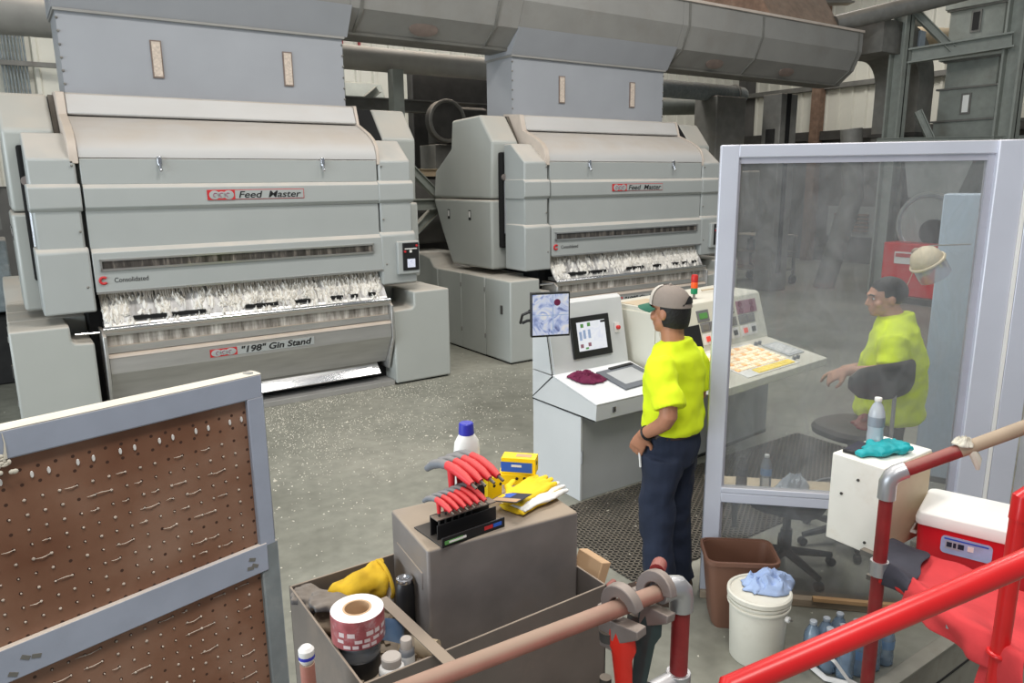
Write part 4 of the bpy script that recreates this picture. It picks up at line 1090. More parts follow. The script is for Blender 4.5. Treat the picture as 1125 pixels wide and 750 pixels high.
# stack light on top
sl = thing('stack_light', 'small red, amber and green stack light on the cream console', 'lamp', (4.90, 4.36, 1.381))
sl.scale = (0.85, 0.85, 0.85)
MB().lathe([(0.03, 0), (0.03, 0.01), (0.012, 0.015), (0.012, 0.05)], 16).build('stem', 'cast_grey', sl)
for i, mm in enumerate(('green_lamp', 'amber_lamp', 'red_lamp')):
    MB().lathe([(0.033, 0.05 + i * 0.06), (0.035, 0.055 + i * 0.06), (0.035, 0.105 + i * 0.06), (0.033, 0.11 + i * 0.06)], 18).build('lens', mm, sl)
MB().lathe([(0.034, 0.23), (0.03, 0.245), (0.01, 0.25)], 16).build('lens_cap', 'red_lamp', sl)

# ================================================================ glass screen in an aluminium frame
GL = Vector((3.145, 2.634, 0)); GD = 1.335
g = thing('glass_screen', 'dusty glass screen in a white aluminium frame standing beside the operators', 'glass screen', GL, R(-45))
W = dict(parent=g)
HT = 2.57
MB().box(-0.02, 0.075, -0.03, 0.03, 0, HT).build('post', 'aluminium', bevel=0.006, **W)
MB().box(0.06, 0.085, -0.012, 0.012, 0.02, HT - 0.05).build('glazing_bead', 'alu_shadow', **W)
MB().box(GD - 0.06, GD + 0.07, -0.05, 0.05, 0, HT).build('post', 'aluminium', bevel=0.006, **W)
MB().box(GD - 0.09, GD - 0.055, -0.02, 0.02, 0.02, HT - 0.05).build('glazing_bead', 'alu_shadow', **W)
MB().box(0.07, GD - 0.05, -0.03, 0.03, HT - 0.065, HT).build('head_rail', 'aluminium', bevel=0.006, **W)
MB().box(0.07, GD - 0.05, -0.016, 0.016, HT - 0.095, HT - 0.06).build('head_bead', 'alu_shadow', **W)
MB().box(0.07, GD - 0.05, -0.03, 0.03, 0.60, 0.66).build('middle_rail', 'aluminium', bevel=0.006, **W)
MB().box(0.07, GD - 0.05, -0.035, 0.015, 0.66, 0.695).build('middle_bead', 'aluminium', bevel=0.006, **W)
MB().box(-0.02, GD + 0.4, -0.05, 0.05, 0, 0.05).build('sill', 'wood_grey', bevel=0.006, **W)
MB().box(0.6, GD + 0.3, -0.07, -0.04, 0.05, 0.075).build('sill_strip', 'wood', bevel=0.003, **W)
MB().box(0.075, GD - 0.07, -0.003, 0.003, 0.69, HT - 0.09).build('glass_pane', 'dusty_glass', **W)
MB().box(0.075, GD - 0.07, -0.003, 0.003, 0.05, 0.605).build('glass_pane', 'dusty_glass', **W)
MB().box(GD + 0.07, GD + 0.085, -0.06, 0.0, 0, HT).build('edge_trim', 'white_paint', **W)
# return wall section to the right
g2_ = thing('screen_return', 'white aluminium end panel joined to the right post of the glass screen', 'panel', (GL.x + (GD + .10) * math.cos(R(-45)), GL.y + (GD + .10) * math.sin(R(-45)), 0), R(-45))
MB().box(-0.012, 0.10, -0.06, 0.02, 0, HT - 0.005).build('face', 'aluminium', g2_, bevel=0.004)
# ledge inside the booth
sh = thing('window_ledge', 'narrow dusty wooden ledge behind the middle rail of the glass screen', 'ledge', (GL.x, GL.y, 0.60), R(-45))
MB().box(0.0, GD - 0.12, 0.035, 0.30, 0.0, 0.03).build('board', 'cream_side', sh, bevel=0.004)
for x in (0.15, 0.95):
    MB().prism([(0.035, 0.0), (0.22, 0.0), (0.035, -0.18)], x, x + 0.025).build('bracket', 'dim_steel', sh)
def gp(s, d, z):
    return Vector((GL.x + s * math.cos(R(-45)) + d * math.cos(R(45)), GL.y + s * math.sin(R(-45)) + d * math.sin(R(45)), z))
def bottle(name, label, loc, h=0.21, r=0.032, body='bottle_plastic', cap='sticker_white', lab='label_film', group=None, rz=0.0):
    t = thing(name, label, 'bottle', loc, rz, group)
    prof = [(r * 0.86, 0.0), (r, 0.008), (r * 0.97, h * 0.12), (r, h * 0.2), (r * 0.93, h * 0.34), (r, h * 0.42), (r, h * 0.62), (r * 0.9, h * 0.72), (r * 0.62, h * 0.84), (r * 0.38, h * 0.90), (r * 0.38, h * 0.93)]
    MB().lathe(prof, 18).build('bottle_body', body, t)
    MB().lathe([(r * 0.43, h * 0.925), (r * 0.45, h * 0.93), (r * 0.45, h * 0.99), (r * 0.4, h)], 14).build('cap', cap, t)
    if lab:
        MB().lathe([(r * 1.015, h * 0.42), (r * 1.02, h * 0.43), (r * 1.02, h * 0.61), (r * 1.015, h * 0.62)], 18, cap=False).build('label_band', lab, t)
    return t
bottle('drink_bottle', 'half empty dark drink bottle standing on the booth ledge behind the glass', gp(0.20, 0.14, 0.63), 0.19, 0.033, 'bottle_cola', 'black', 'dark')
bottle('water_bottle', 'clear water bottle with blue label on the booth ledge behind the glass', gp(0.335, 0.14, 0.63), 0.21, 0.032, 'bottle_plastic', 'sticker_white')
crumple('plastic_bag', 'bottle_frost', T(*gp(0.5, 0.17, 0.63)), 0.22, 0.12, 0.10, 'pale crumpled plastic bag on the booth ledge beside the water bottle', 'bag', 9, 12)

# ================================================================ chairs behind the glass
def swivel_chair(name, label, loc, rz, seat_h, back=True, seat_m='black_rubber', back_h=0.42):
    t = thing(name, label, 'chair', loc, rz, 'swivel chairs behind the glass')
    n = 24
    rings = []
    for z, s in ((0.0, 0.80), (0.015, 0.97), (0.05, 1.0), (0.075, 0.93), (0.085, 0.7)):
        rings.append([((0.235 * s) * math.copysign(abs(math.cos(a)) ** 0.7, math.cos(a)), (0.225 * s) * math.copysign(abs(math.sin(a)) ** 0.7, math.sin(a)), seat_h - 0.08 + z) for a in [2 * PI * k / n for k in range(n)]])
    MB().loft(rings).build('seat', seat_m, t)
    MB().tube([(0, 0, 0.10), (0, 0, seat_h - 0.07)], [0.028, 0.022], 12).build('gas_column', 'black', t)
    MB().tube([(0, 0, 0.09), (0, 0, 0.26)], 0.036, 12).build('column_sleeve', 'black', t)
    MB().box(-0.10, 0.10, -0.10, 0.10, seat_h - 0.11, seat_h - 0.075).build('seat_plate', 'black', t, bevel=0.005)
    for k in range(5):
        a = 2 * PI * k / 5 + 0.35
        l = MB().tube([(0.02 * math.cos(a), 0.02 * math.sin(a), 0.115), (0.30 * math.cos(a), 0.30 * math.sin(a), 0.075)], [0.030, 0.018], 8).build('base_arm', 'black', t)
        cx, cy = 0.30 * math.cos(a), 0.30 * math.sin(a)
        MB().tube([(cx - 0.018 * math.sin(a), cy + 0.018 * math.cos(a), 0.028), (cx + 0.018 * math.sin(a), cy - 0.018 * math.cos(a), 0.028)], 0.028, 12).build('caster', 'black', l)
    MB().tube([(0.08, 0.05, seat_h - 0.09), (0.22, 0.16, seat_h - 0.12), (0.25, 0.18, seat_h - 0.12)], 0.007, 6).build('lever', 'black', t)
    if back:
        MB().torus((0, 0, 0.36), 0.21, 0.011, 28, 8).build('foot_ring', 'galvanised', t)
        for a in (0.3, 0.3 + 2 * PI / 3, 0.3 + 4 * PI / 3):
            MB().tube([(0.03 * math.cos(a), 0.03 * math.sin(a), 0.36), (0.21 * math.cos(a), 0.21 * math.sin(a), 0.36)], 0.008, 8).build('ring_spoke', 'galvanised', t)
        MB().tube([(0, -0.05, seat_h - 0.09), (0, -0.24, seat_h - 0.09), (0, -0.275, seat_h - 0.02), (0, -0.27, seat_h + back_h - 0.12)], [0.012, 0.013, 0.013, 0.012], 10).build('back_bar', 'galvanised', t)
        rings = []
        for i in range(13):
            u = -1 + 2 * i / 12
            x = 0.29 * u
            y = -0.265 + 0.09 * u * u
            hh = 0.115 * (1 - 0.35 * abs(u) ** 3) * (0.55 if abs(u) == 1 else 1)
            th = 0.026 * (0.5 if abs(u) == 1 else 1)
            ring = []
            for k in range(12):
                a = 2 * PI * k / 12
                ring.append((x, y + th * math.cos(a), seat_h + back_h - 0.12 + hh * math.copysign(abs(math.sin(a)) ** 0.6, math.sin(a))))
            rings.append(ring)
        MB().loft(rings).build('backrest', seat_m, t)
    return t
swivel_chair('swivel_chair', 'black swivel chair with a curved backrest that the worker behind the glass leans on', (4.42, 2.535, 0), R(-8), 0.83, back_h=0.475)
swivel_chair('swivel_stool', 'dark backless swivel stool close behind the lower glass pane', (3.80, 2.55, 0), R(20), 0.50, back=False)
crumple('red_cloth', 'maroon_paint', T(4.47, 2.47, 0.832) @ rot2(R(10)), 0.22, 0.14, 0.07, 'folded dull red cloth on the seat of the black swivel chair', 'cloth', 21, 10)
# tall pale cabinet and back post
cb = thing('tall_cabinet', 'tall pale blue grey cabinet behind the glass right of the worker', 'cabinet', (5.94, 2.63, 0), R(-67))
MB().box(-0.205, 0.205, -0.02, 0.42, 0.05, 2.27).build('cabinet_body', 'cabinet_blue', cb, bevel=0.008)
MB().box(-0.19, 0.19, 0.0, 0.4, 0, 0.05).build('plinth', 'dark_steel', cb)
MB().torus((0.15, 0.0, 0), 0.05, 0.016, 16, 8, M=T(0, 0.1, 2.33) @ Matrix.Rotation(PI / 2, 4, 'X')).build('lifting_eye', 'hardhat', cb)
st = thing('booth_sill', 'dusty beige timber sill on the floor right of the glass screen', 'sill', (6.0, 2.1, 0))
MB().box(4.55, 8.0, 2.02, 2.16, 0.0, 0.12).build('timber', 'wood_grey', st, bevel=0.006, world=True)
MB().box(4.9, 5.2, 2.015, 2.025, 0.07, 0.085).build('slot', 'dark_gap', st, world=True)
MB().box(5.5, 5.8, 2.015, 2.025, 0.07, 0.085).build('slot', 'dark_gap', st, world=True)
tag(MB().box(5.35, 5.47, 1.80, 1.92, 0, 2.55).build('back_post', 'aluminium', bevel=0.006), 'white aluminium post at the right edge behind the glass screen', 'post')
tag(MB().box(5.8, 6.9, 1.85, 1.89, 0.1, 2.5).build('wall_board', 'alu_shadow', bevel=0.004), 'pale panel at the right edge behind the glass screen', 'panel')
# hard hat with face shield hanging at the cabinet corner
hh = thing('hard_hat', 'beige hard hat with a clear face shield hung beside the tall cabinet', 'helmet', (5.06, 2.49, 1.84), R(150))
hh.scale = (0.8, 0.8, 0.8)
MB().lathe([(0.125, 0.0), (0.13, 0.015), (0.12, 0.06), (0.095, 0.105), (0.055, 0.13), (0.01, 0.14)], 24, M=Matrix.Rotation(R(35), 4, 'Y')).build('shell', 'hardhat', hh)
MB().torus((0, 0, 0.005), 0.135, 0.012, 28, 8, M=Matrix.Rotation(R(35), 4, 'Y')).build('rim', 'hardhat', hh)
MB().lathe([(0.13, -0.01), (0.128, -0.14)], 24, M=Matrix.Rotation(R(35), 4, 'Y'), cap=False).build('face_shield', 'visor', hh)
MB().ball((0.065, -0.06, 0.085), (0.04, 0.05, 0.035), 12, 8).build('vent_opening', 'rust', hh)
MB().ball((0.02, 0.0, -0.06), (0.06, 0.07, 0.05), 12, 8).build('inner_pad', 'sticker_white', hh)
MB().tube([(0, 0.0, 0.14), (-0.25, 0.15, 0.16)], 0.006, 6).build('hanger', 'dim_steel', hh)
MB().tube([(0.05, -0.1, -0.08), (0.08, -0.12, -0.2), (0.1, -0.1, -0.3)], 0.003, 6).build('chin_strap', 'cream_side', hh)

# ================================================================ people
def hring(c, rx, ry, n=20, tilt=0.0, p=1.0):
    out = []
    for k in range(n):
        a = 2 * PI * k / n
        ca, sa = math.cos(a), math.sin(a)
        x = rx * math.copysign(abs(ca) ** p, ca); y = ry * math.copysign(abs(sa) ** p, sa)
        out.append((c[0] + x, c[1] + y, c[2] + tilt * y))
    return out
def limb(mb, pts, rs, n=14, steps=4, flat=1.0):
    # smooth chain through joints
    P, Q = [], []
    for i in range(len(pts) - 1):
        for k in range(steps):
            u = k / steps
            P.append(Vector(pts[i]).lerp(Vector(pts[i + 1]), u)); Q.append(rs[i] + (rs[i + 1] - rs[i]) * u)
    P.append(Vector(pts[-1])); Q.append(rs[-1])
    for _ in range(2):
        P2 = [P[0]] + [(P[i - 1] + P[i] * 2 + P[i + 1]) / 4 for i in range(1, len(P) - 1)] + [P[-1]]
        P = P2
    mb.tube(P, Q, n, flat=flat)
def hand(mb, W, d, n, thumb=1, curl=0.5, spread=0.0):
    W = Vector(W); d = Vector(d).normalized(); n = Vector(n); n = (n - d * n.dot(d)).normalized()
    s = d.cross(n) * thumb          # towards the thumb
    rings = []
    for u, w, th in ((-0.01, 0.027, 0.021), (0.02, 0.034, 0.019), (0.055, 0.042, 0.016), (0.088, 0.041, 0.013)):
        c = W + d * u
        rings.append([c + s * (w * math.cos(2 * PI * k / 12)) + n * (th * math.sin(2 * PI * k / 12)) for k in range(12)])
    mb.loft(rings)
    for i, (o, L_) in enumerate(((0.033, 0.070), (0.011, 0.080), (-0.011, 0.074), (-0.032, 0.058))):
        p = W + d * 0.08 + s * o
        dd = (d + s * (o * 3 * spread)).normalized()
        pts = [p - d * 0.02, p]
        ang = 0
        for k, fr in enumerate((0.45, 0.32, 0.23)):
            ang += curl * (0.55 if k == 0 else 0.75)
            pts.append(pts[-1] + (dd * math.cos(ang) + n * math.sin(ang)) * L_ * fr)
        mb.tube(pts, [0.0095, 0.0098, 0.0090, 0.0082, 0.0070], 8)
    b = W + d * 0.02 + s * 0.026
    t1 = b + (d * 0.55 + s * 0.75 + n * 0.25).normalized() * 0.042
    t2 = t1 + (d * 0.85 + s * 0.25 + n * 0.35 * (0.5 + curl)).normalized() * 0.032
    t3 = t2 + (d * 0.9 + n * 0.5 * curl).normalized() * 0.024
    mb.tube([b - s * 0.015, b, t1, t2, t3], [0.014, 0.0145, 0.0115, 0.0105, 0.008], 8)
def head(mb, HM):
    mb.ball((0, -0.012, 0.022), (0.075, 0.094, 0.095), 20, 14, HM)
    mb.ball((0, 0.022, -0.045), (0.060, 0.066, 0.070), 18, 12, HM)
    mb.ball((0, 0.060, -0.088), (0.030, 0.026, 0.024), 12, 8, HM)       # chin
    mb.loft([[HM @ Vector(p) for p in r] for r in (
        [(-0.008, 0.075, 0.018), (0.008, 0.075, 0.018), (0.008, 0.088, 0.018), (-0.008, 0.088, 0.018)],
        [(-0.012, 0.075, -0.012), (0.012, 0.075, -0.012), (0.008, 0.104, -0.012), (-0.008, 0.104, -0.012)],
        [(-0.018, 0.072, -0.034), (0.018, 0.072, -0.034), (0.010, 0.112, -0.030), (-0.010, 0.112, -0.030)],
        [(-0.014, 0.072, -0.042), (0.014, 0.072, -0.042), (0.006, 0.092, -0.042), (-0.006, 0.092, -0.042)])])
    mb.tube([(-0.040, 0.070, 0.030), (0, 0.084, 0.032), (0.040, 0.070, 0.030)], [0.010, 0.012, 0.010], 8, M=HM)   # brow
    mb.tube([(-0.024, 0.078, -0.058), (0, 0.088, -0.056), (0.024, 0.078, -0.058)], [0.005, 0.008, 0.005], 8, M=HM)  # lips
    mb.tube([(-0.022, 0.078, -0.068), (0, 0.087, -0.069), (0.022, 0.078, -0.068)], [0.005, 0.008, 0.005], 8, M=HM)
    for sd in (-1, 1):
        mb.ball((sd * 0.076, -0.006, -0.008), (0.010, 0.019, 0.032), 10, 8, HM)
        mb.ball((sd * 0.046, 0.058, -0.025), (0.024, 0.022, 0.022), 10, 8, HM)
def make_person(name, label, loc, rz, P):
    t = thing(name, label, 'person', loc, rz)
    HM = T(*P['head']) @ Matrix.Rotation(P['yaw'], 4, 'Z') @ Matrix.Rotation(P['nod'], 4, 'X')
    ny = P['head'][1]; nx = P['head'][0]
    lean = P.get('lean', 0.0)
    def lx(z): return lean * (z - 0.95)
    # body: one continuous surface
    b = MB()
    head(b, HM)
    limb(b, [(lx(1.40), 0.0, 1.42), (nx * 0.7 + lx(1.45) * .3, ny * 0.6 - 0.005, 1.49), (nx, ny - 0.015, P['head'][2] - 0.05)], [0.060, 0.057, 0.055], 14)
    tz = [(0.86, 0.130, 0.085), (0.95, 0.138, 0.09), (1.06, 0.138, 0.095), (1.18, 0.140, 0.090), (1.30, 0.150, 0.090), (1.39, 0.150, 0.070), (1.445, 0.095, 0.055), (1.47, 0.06, 0.05)]
    b.loft([hring((lx(z), 0, z), rx, ry) for z, rx, ry in tz])
    for sd in ('L', 'R'):
        sh_, el, wr = P['arm' + sd]
        limb(b, [sh_, el, wr], [0.046, 0.044, 0.030], 12)
        hand(b, wr, P['hand' + sd][0], P['hand' + sd][1], P['hand' + sd][2], P['hand' + sd][3])
        hp, kn, an = P['leg' + sd]
        limb(b, [hp, kn, an], [0.070, 0.055, 0.038], 12)
        b.ball((an[0], an[1] + 0.05, 0.045), (0.042, 0.11, 0.04), 12, 8)
    o = b.build('body', P['skin'], t)
    bake(o, 0.0065, 3)
    # T shirt
    s = MB()
    hz = P.get('hem', 0.97)
    f_ = P.get('girth', 1.0)
    sz = [(hz, 0.172 * f_, 0.135 * f_), (hz + 0.03, 0.186 * f_, 0.148 * f_), (hz + 0.10, 0.182 * f_, 0.142 * f_), (1.18, 0.184 * f_, 0.138 * f_), (1.30, 0.194 * f_, 0.134), (1.385, 0.190, 0.116), (1.44, 0.132, 0.092), (1.468, 0.092, 0.080), (1.482, 0.080, 0.074)]
    s.loft([hring((lx(z), -0.003, z), rx, ry, 28, tilt=0.0 if z < 1.4 else 0.12 - 0.3 * (z > 1.46)) for z, rx, ry in sz])
    for sd in ('L', 'R'):
        sh_, el, wr = [Vector(q) for q in P['arm' + sd]]
        e2 = sh_.lerp(el, 0.80)
        s.tube([sh_ + (sh_ - el) * 0.10 + Vector((0, 0, -0.01)), sh_, sh_.lerp(el, 0.4), e2], [0.062, 0.074, 0.076, 0.080], 16)
    o = s.build('t_shirt', 'shirt', t)
    bake(o, 0.0085, 4, (0.013, 9.0), seed=P['seed'])
    # trousers
    q = MB()
    q.loft([hring((0, 0, z), rx, ry, 24) for z, rx, ry in ((0.80, 0.15, 0.115), (0.90, 0.176, 0.132), (0.97, 0.174, 0.13), (1.015, 0.166, 0.122))])
    for sd in ('L', 'R'):
        hp, kn, an = [Vector(v) for v in P['leg' + sd]]
        limb(q, [hp + Vector((0, 0, -0.02)), kn, Vector((an.x, an.y, 0.05))], [0.104, 0.083, 0.082], 16)
    o = q.build('trousers', P['pants'], t)
    bake(o, 0.0085, 3, (0.016, 7.0), seed=P['seed'] + 4)
    MB().loft([hring((0, 0, z), rx, ry, 28) for z, rx, ry in ((0.975, 0.176, 0.132), (1.012, 0.172, 0.128))]).build('belt', 'belt', t)
    for sd in ('L', 'R'):
        an = P['leg' + sd][2]
        bo = MB()
        bo.loft([hring((an[0], an[1] + yy, z), rx, ry, 18, p=0.85) for z, rx, ry, yy in ((0.0, 0.048, 0.135, 0.06), (0.03, 0.050, 0.138, 0.06), (0.06, 0.046, 0.11, 0.04), (0.09, 0.044, 0.07, 0.01), (0.15, 0.046, 0.055, 0.0))])
        k = bo.build('boot', 'boot', t, bevel=0.004)
    # face details
    for sd in (-1, 1):
        e = MB().ball((sd * 0.031, 0.073, 0.008), (0.011, 0.007, 0.006), 10, 8, HM).build('eye', 'sticker_white', t)
        MB().ball((sd * 0.031, 0.077, 0.008), (0.0055, 0.004, 0.0055), 8, 6, HM).build('iris', 'hair', e)
        MB().tube([(sd * 0.014, 0.087, 0.031), (sd * 0.032, 0.086, 0.037), (sd * 0.05, 0.074, 0.030)], 0.0045, 6, M=HM).build('eyebrow', 'hair', t)
    return t, HM
loc1 = (2.985, 2.775, 0.0)
p1, H1 = make_person('person', 'standing person in neon yellow T-shirt, navy trousers and trucker cap, hand on hip', loc1, R(16), dict(
    head=(-0.005, 0.035, 1.625), yaw=R(-2), nod=R(-4), skin='skin', seed=1, pants='trousers', hem=0.985,
    armL=((-0.178, -0.005, 1.375), (-0.255, -0.13, 1.13), (-0.20, 0.055, 0.995)),
    handL=((0.10, 0.40, -0.9), (0.9, 0.0, 0.25), 1, 0.35),
    armR=((0.172, -0.005, 1.375), (0.225, -0.05, 1.12), (0.19, 0.13, 0.99)),
    handR=((-0.12, 0.55, -0.85), (-0.9, 0.0, 0.25), -1, 0.35),
    legL=((-0.092, 0, 0.88), (-0.10, 0.02, 0.48), (-0.105, -0.02, 0.09)),
    legR=((0.092, 0, 0.88), (0.10, 0.02, 0.48), (0.105, -0.02, 0.09))))
p1.scale = (1.12, 1.12, 1.04)
# trucker cap
cp = MB()
n, m_ = 28, 8
rings = []
for j in range(m_ + 1):
    a = PI / 2 * j / m_ * 0.985
    rr = math.cos(a) ** 0.75
    rings.append([H1 @ Vector((0.085 * rr * math.cos(2 * PI * k / n), -0.010 + 0.106 * rr * math.sin(2 * PI * k / n), 0.035 + 0.105 * math.sin(a) + 0.012 * math.sin(2 * PI * k / n) * rr)) for k in range(n)])
cp.loft(rings)
co = cp.build('cap_crown', 'cap_mesh', p1)
fp = MB()
rings = []
for j in range(7):
    a = PI / 2 * j / 7
    rr = math.cos(a) ** 0.75
    rings.append([H1 @ Vector((0.088 * rr * math.cos(t_), -0.008 + 0.109 * rr * math.sin(t_), 0.036 + 0.108 * math.sin(a) + 0.012 * math.sin(t_) * rr)) for t_ in [PI * (0.20 + 0.60 * k / 12) for k in range(13)]])
fp.loft(rings, cap=False, close=False)
fpo = fp.build('front_panel', 'cap_front', co)
br = MB()
top_, bot_ = [], []
rows = []
for j in range(5):
    u = j / 4
    row = []
    for k in range(13):
        t_ = PI * (0.12 + 0.76 * k / 12)
        x = 0.086 * math.cos(t_) * (1 + 0.02 * u); y = -0.008 + 0.107 * math.sin(t_) + u * 0.072 * (math.sin(t_)) ** 0.8
        z = 0.036 + 0.012 * math.sin(t_) - 0.018 * u - 0.22 * abs(math.cos(t_)) ** 2 * 0.08
        row.append((x, y, z))
    rows.append(row)
vs = [H1 @ Vector(p) for r in rows for p in r] + [H1 @ Vector((p[0], p[1], p[2] - 0.004)) for r in rows for p in r]
fs = []
for off, fl in ((0, 0), (65, 1)):
    for j in range(4):
        for k in range(12):
            q = (off + j * 13 + k, off + j * 13 + k + 1, off + (j + 1) * 13 + k + 1, off + (j + 1) * 13 + k)
            fs.append(q if not fl else tuple(reversed(q)))
for k in range(12):
    fs.append((52 + k, 52 + k + 1, 65 + 52 + k + 1, 65 + 52 + k))
br.add(vs, fs)
br.build('brim', 'cap_brim', co)
ar = MB()
ar.loft([[H1 @ Vector((0.0863 * math.cos(t_) * f_, -0.010 + 0.1075 * math.sin(t_) * f_, z_)) for t_, z_, f_ in [(PI * (1.32 + 0.36 * k / 10), 0.034 + (0.052 * math.sin(PI * k / 10) if h else 0.012), 0.965 if (h and 2 < k < 8) else 1.0) for k in range(11)]] for h in (0, 1)], cap=False, close=False)
ar.build('rear_opening', 'hair', co)
MB().ball((0, -0.01, 0.142), 0.009, 8, 6, H1).build('cap_button', 'cap_mesh', co)
# short hair under the cap
hr = MB()
rings = []
for j in range(6):
    z_ = 0.055 - 0.115 * j / 5
    tp = 1.0 - 0.012 * j - 0.16 * (j / 5) ** 3
    rings.append([H1 @ Vector(((0.0795 * tp) * math.cos(t_), -0.014 + (0.0985 * tp) * math.sin(t_), z_ - 0.012 * abs(math.cos(t_)) - (j / 5) * 0.022 * max(0, -math.sin(t_)))) for t_ in [PI * (0.93 + 1.14 * k / 18) for k in range(19)]])
vs = [p for r in rings for p in r]
hr.loft(rings, cap=False, close=False)
hr.build('hair', 'hair', p1)
# wristband
MB().torus((0, 0, 0), 0.034, 0.008, 18, 8, M=T(-0.203, 0.03, 1.01) @ (Vector((-0.215, 0.075, 1.005)) - Vector((-0.265, -0.15, 1.13))).to_track_quat('Z', 'Y').to_matrix().to_4x4()).build('wristband', 'black', p1)
MB().tube([(-0.178, 0.085, 0.90), (-0.178, 0.075, 0.80)], 0.006, 6).build('pen', 'sticker_white', p1)

loc2 = (4.75, 2.49, 0.0)
p2, H2 = make_person('person', 'bareheaded person in neon yellow T-shirt behind the glass leaning on a chair', loc2, R(26), dict(
    head=(-0.01, 0.07, 1.575), yaw=R(26), nod=R(-8), skin='skin_pale', seed=5, pants='trousers_dark', hem=0.80, girth=1.25,
    armL=((-0.185, 0.0, 1.35), (-0.26, 0.0, 1.165), (-0.33, 0.20, 1.165)),
    handL=((0.1, 0.75, -0.5), (0.5, -0.35, -0.7), 1, 0.55),
    armR=((0.185, 0.0, 1.35), (0.26, 0.04, 1.08), (0.2, 0.27, 1.02)),
    handR=((-0.1, 0.8, -0.4), (-0.3, -0.3, -0.8), -1, 0.5),
    legL=((-0.095, 0, 0.86), (-0.10, 0.02, 0.47), (-0.105, -0.02, 0.09)),
    legR=((0.095, 0, 0.86), (0.10, 0.02, 0.47), (0.105, -0.02, 0.09))))
hm = MB()
hm.ball((0, -0.024, 0.034), (0.082, 0.098, 0.098), 22, 14, H2)
ho = hm.build('hair', 'hair', p2)
p2.scale = (1.2, 1.2, 1.035)
# trim hair to skull cap: keep the face clear
me = ho.data
bm = bmesh.new(); bm.from_mesh(me)
Hi = H2.inverted()
dl = []
for v in bm.verts:
    p = Hi @ v.co
    if p.z < -0.055 + 0.0 or (p.y > 0.035 and p.z < 0.055) or (p.y > -0.02 and p.z < 0.0) :
        dl.append(v)
bmesh.ops.delete(bm, geom=dl, context='VERTS')
bm.to_mesh(me); bm.free()

# ================================================================ foreground: pegboard panel
PG = Vector((0.381, 1.441, 0.0)); PAZ = R(14.27)
pb = thing('pegboard', 'large brown pegboard panel in a grey steel frame at the lower left', 'pegboard', (PG.x, PG.y, 0.30), PAZ)
W = dict(parent=pb)
ZT = 2.036 - 0.30
BW = 1.25
MB().box(-BW, -0.02, 0.004, 0.012, 0.05, ZT - 0.03).build('board', 'pegboard', **W)
MB().box(-BW, 0.0, -0.006, 0.034, ZT - 0.048, ZT).build('top_bar', 'peg_frame', bevel=0.003, **W)
MB().box(-BW, -0.02, -0.008, 0.004, ZT - 0.412, ZT - 0.352).build('middle_bar', 'peg_frame', bevel=0.002, **W)
MB().box(-BW, -0.02, -0.008, 0.004, ZT - 1.0, ZT - 0.94).build('lower_bar', 'peg_frame', bevel=0.002, **W)
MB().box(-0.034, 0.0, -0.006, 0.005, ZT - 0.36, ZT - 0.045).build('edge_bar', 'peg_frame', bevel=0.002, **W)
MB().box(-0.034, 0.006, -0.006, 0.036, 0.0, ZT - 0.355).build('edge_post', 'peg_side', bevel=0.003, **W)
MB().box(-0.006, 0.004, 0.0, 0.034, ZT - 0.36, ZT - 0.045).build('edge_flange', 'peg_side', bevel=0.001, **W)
MB().tube([(-0.018, 0.012, ZT - 0.01), (-0.018, 0.012, ZT + 0.003)], [0.015, 0.010], 10).build('corner_weld', 'peg_side', **W)
for i in range(14):
    x = -0.045 - (i // 2) * 0.067 - (i % 2) * 0.024
    if x < -0.52: break
    MB().lathe([(0.0022, -0.0012), (0.0027, 0.0), (0.0022, 0.0012)], 10, M=T(x, 0.0025, ZT - 0.084) @ Matrix.Rotation(PI / 2, 4, 'X') @ Matrix.Diagonal((1, 2.2, 1, 1))).build('white_plug', 'sticker_white', **W)  # white oval set in each slot below the top bar
# lint tufts caught in the holes
rnd = random.Random(5)
tf = MB()
pz = 0.0254
for i in range(-50, 0):
    for j in range(0, 70):
        x, z = (i + 0.5) * pz, (j + 0.5) * pz
        if x < -BW + .03 or x > -0.04 or z > ZT - 0.10 or z < 0.6: continue
        if ZT - 0.42 < z < ZT - 0.345: continue
        if rnd.random() < 0.12: continue
        s = rnd.uniform(0.0012, 0.0027)
        tf.ball((x + rnd.uniform(-.001, .001), 0.003, z), (s * 1.1, 0.0025, s), 6, 4)
        if rnd.random() < 0.22:
            l = rnd.uniform(0.008, 0.034); dz = rnd.uniform(-.002, .003)
            tf.tube([(x, 0.003, z), (x - l * .5, 0.001, z + dz), (x - l, 0.003, z + dz * 0.3)], [0.0006, 0.0009, 0.0003], 4)
tf.build('lint_tufts', 'window_dust', kind='stuff', **W)
lb = MB()
for i in range(16):
    lb.ball((-0.445 + rnd.gauss(0, .012), -0.008, ZT - 0.052 + rnd.gauss(0, .007)), (rnd.uniform(.002, .006), 0.002, rnd.uniform(.002, .0045)), 8, 6)
lb.tube([(-0.437, -0.007, ZT - 0.004), (-0.436, -0.009, ZT - 0.02), (-0.438, -0.008, ZT - 0.045)], [0.0006, 0.0011, 0.003], 6)
lb.build('lint_clump', 'lint', **W)
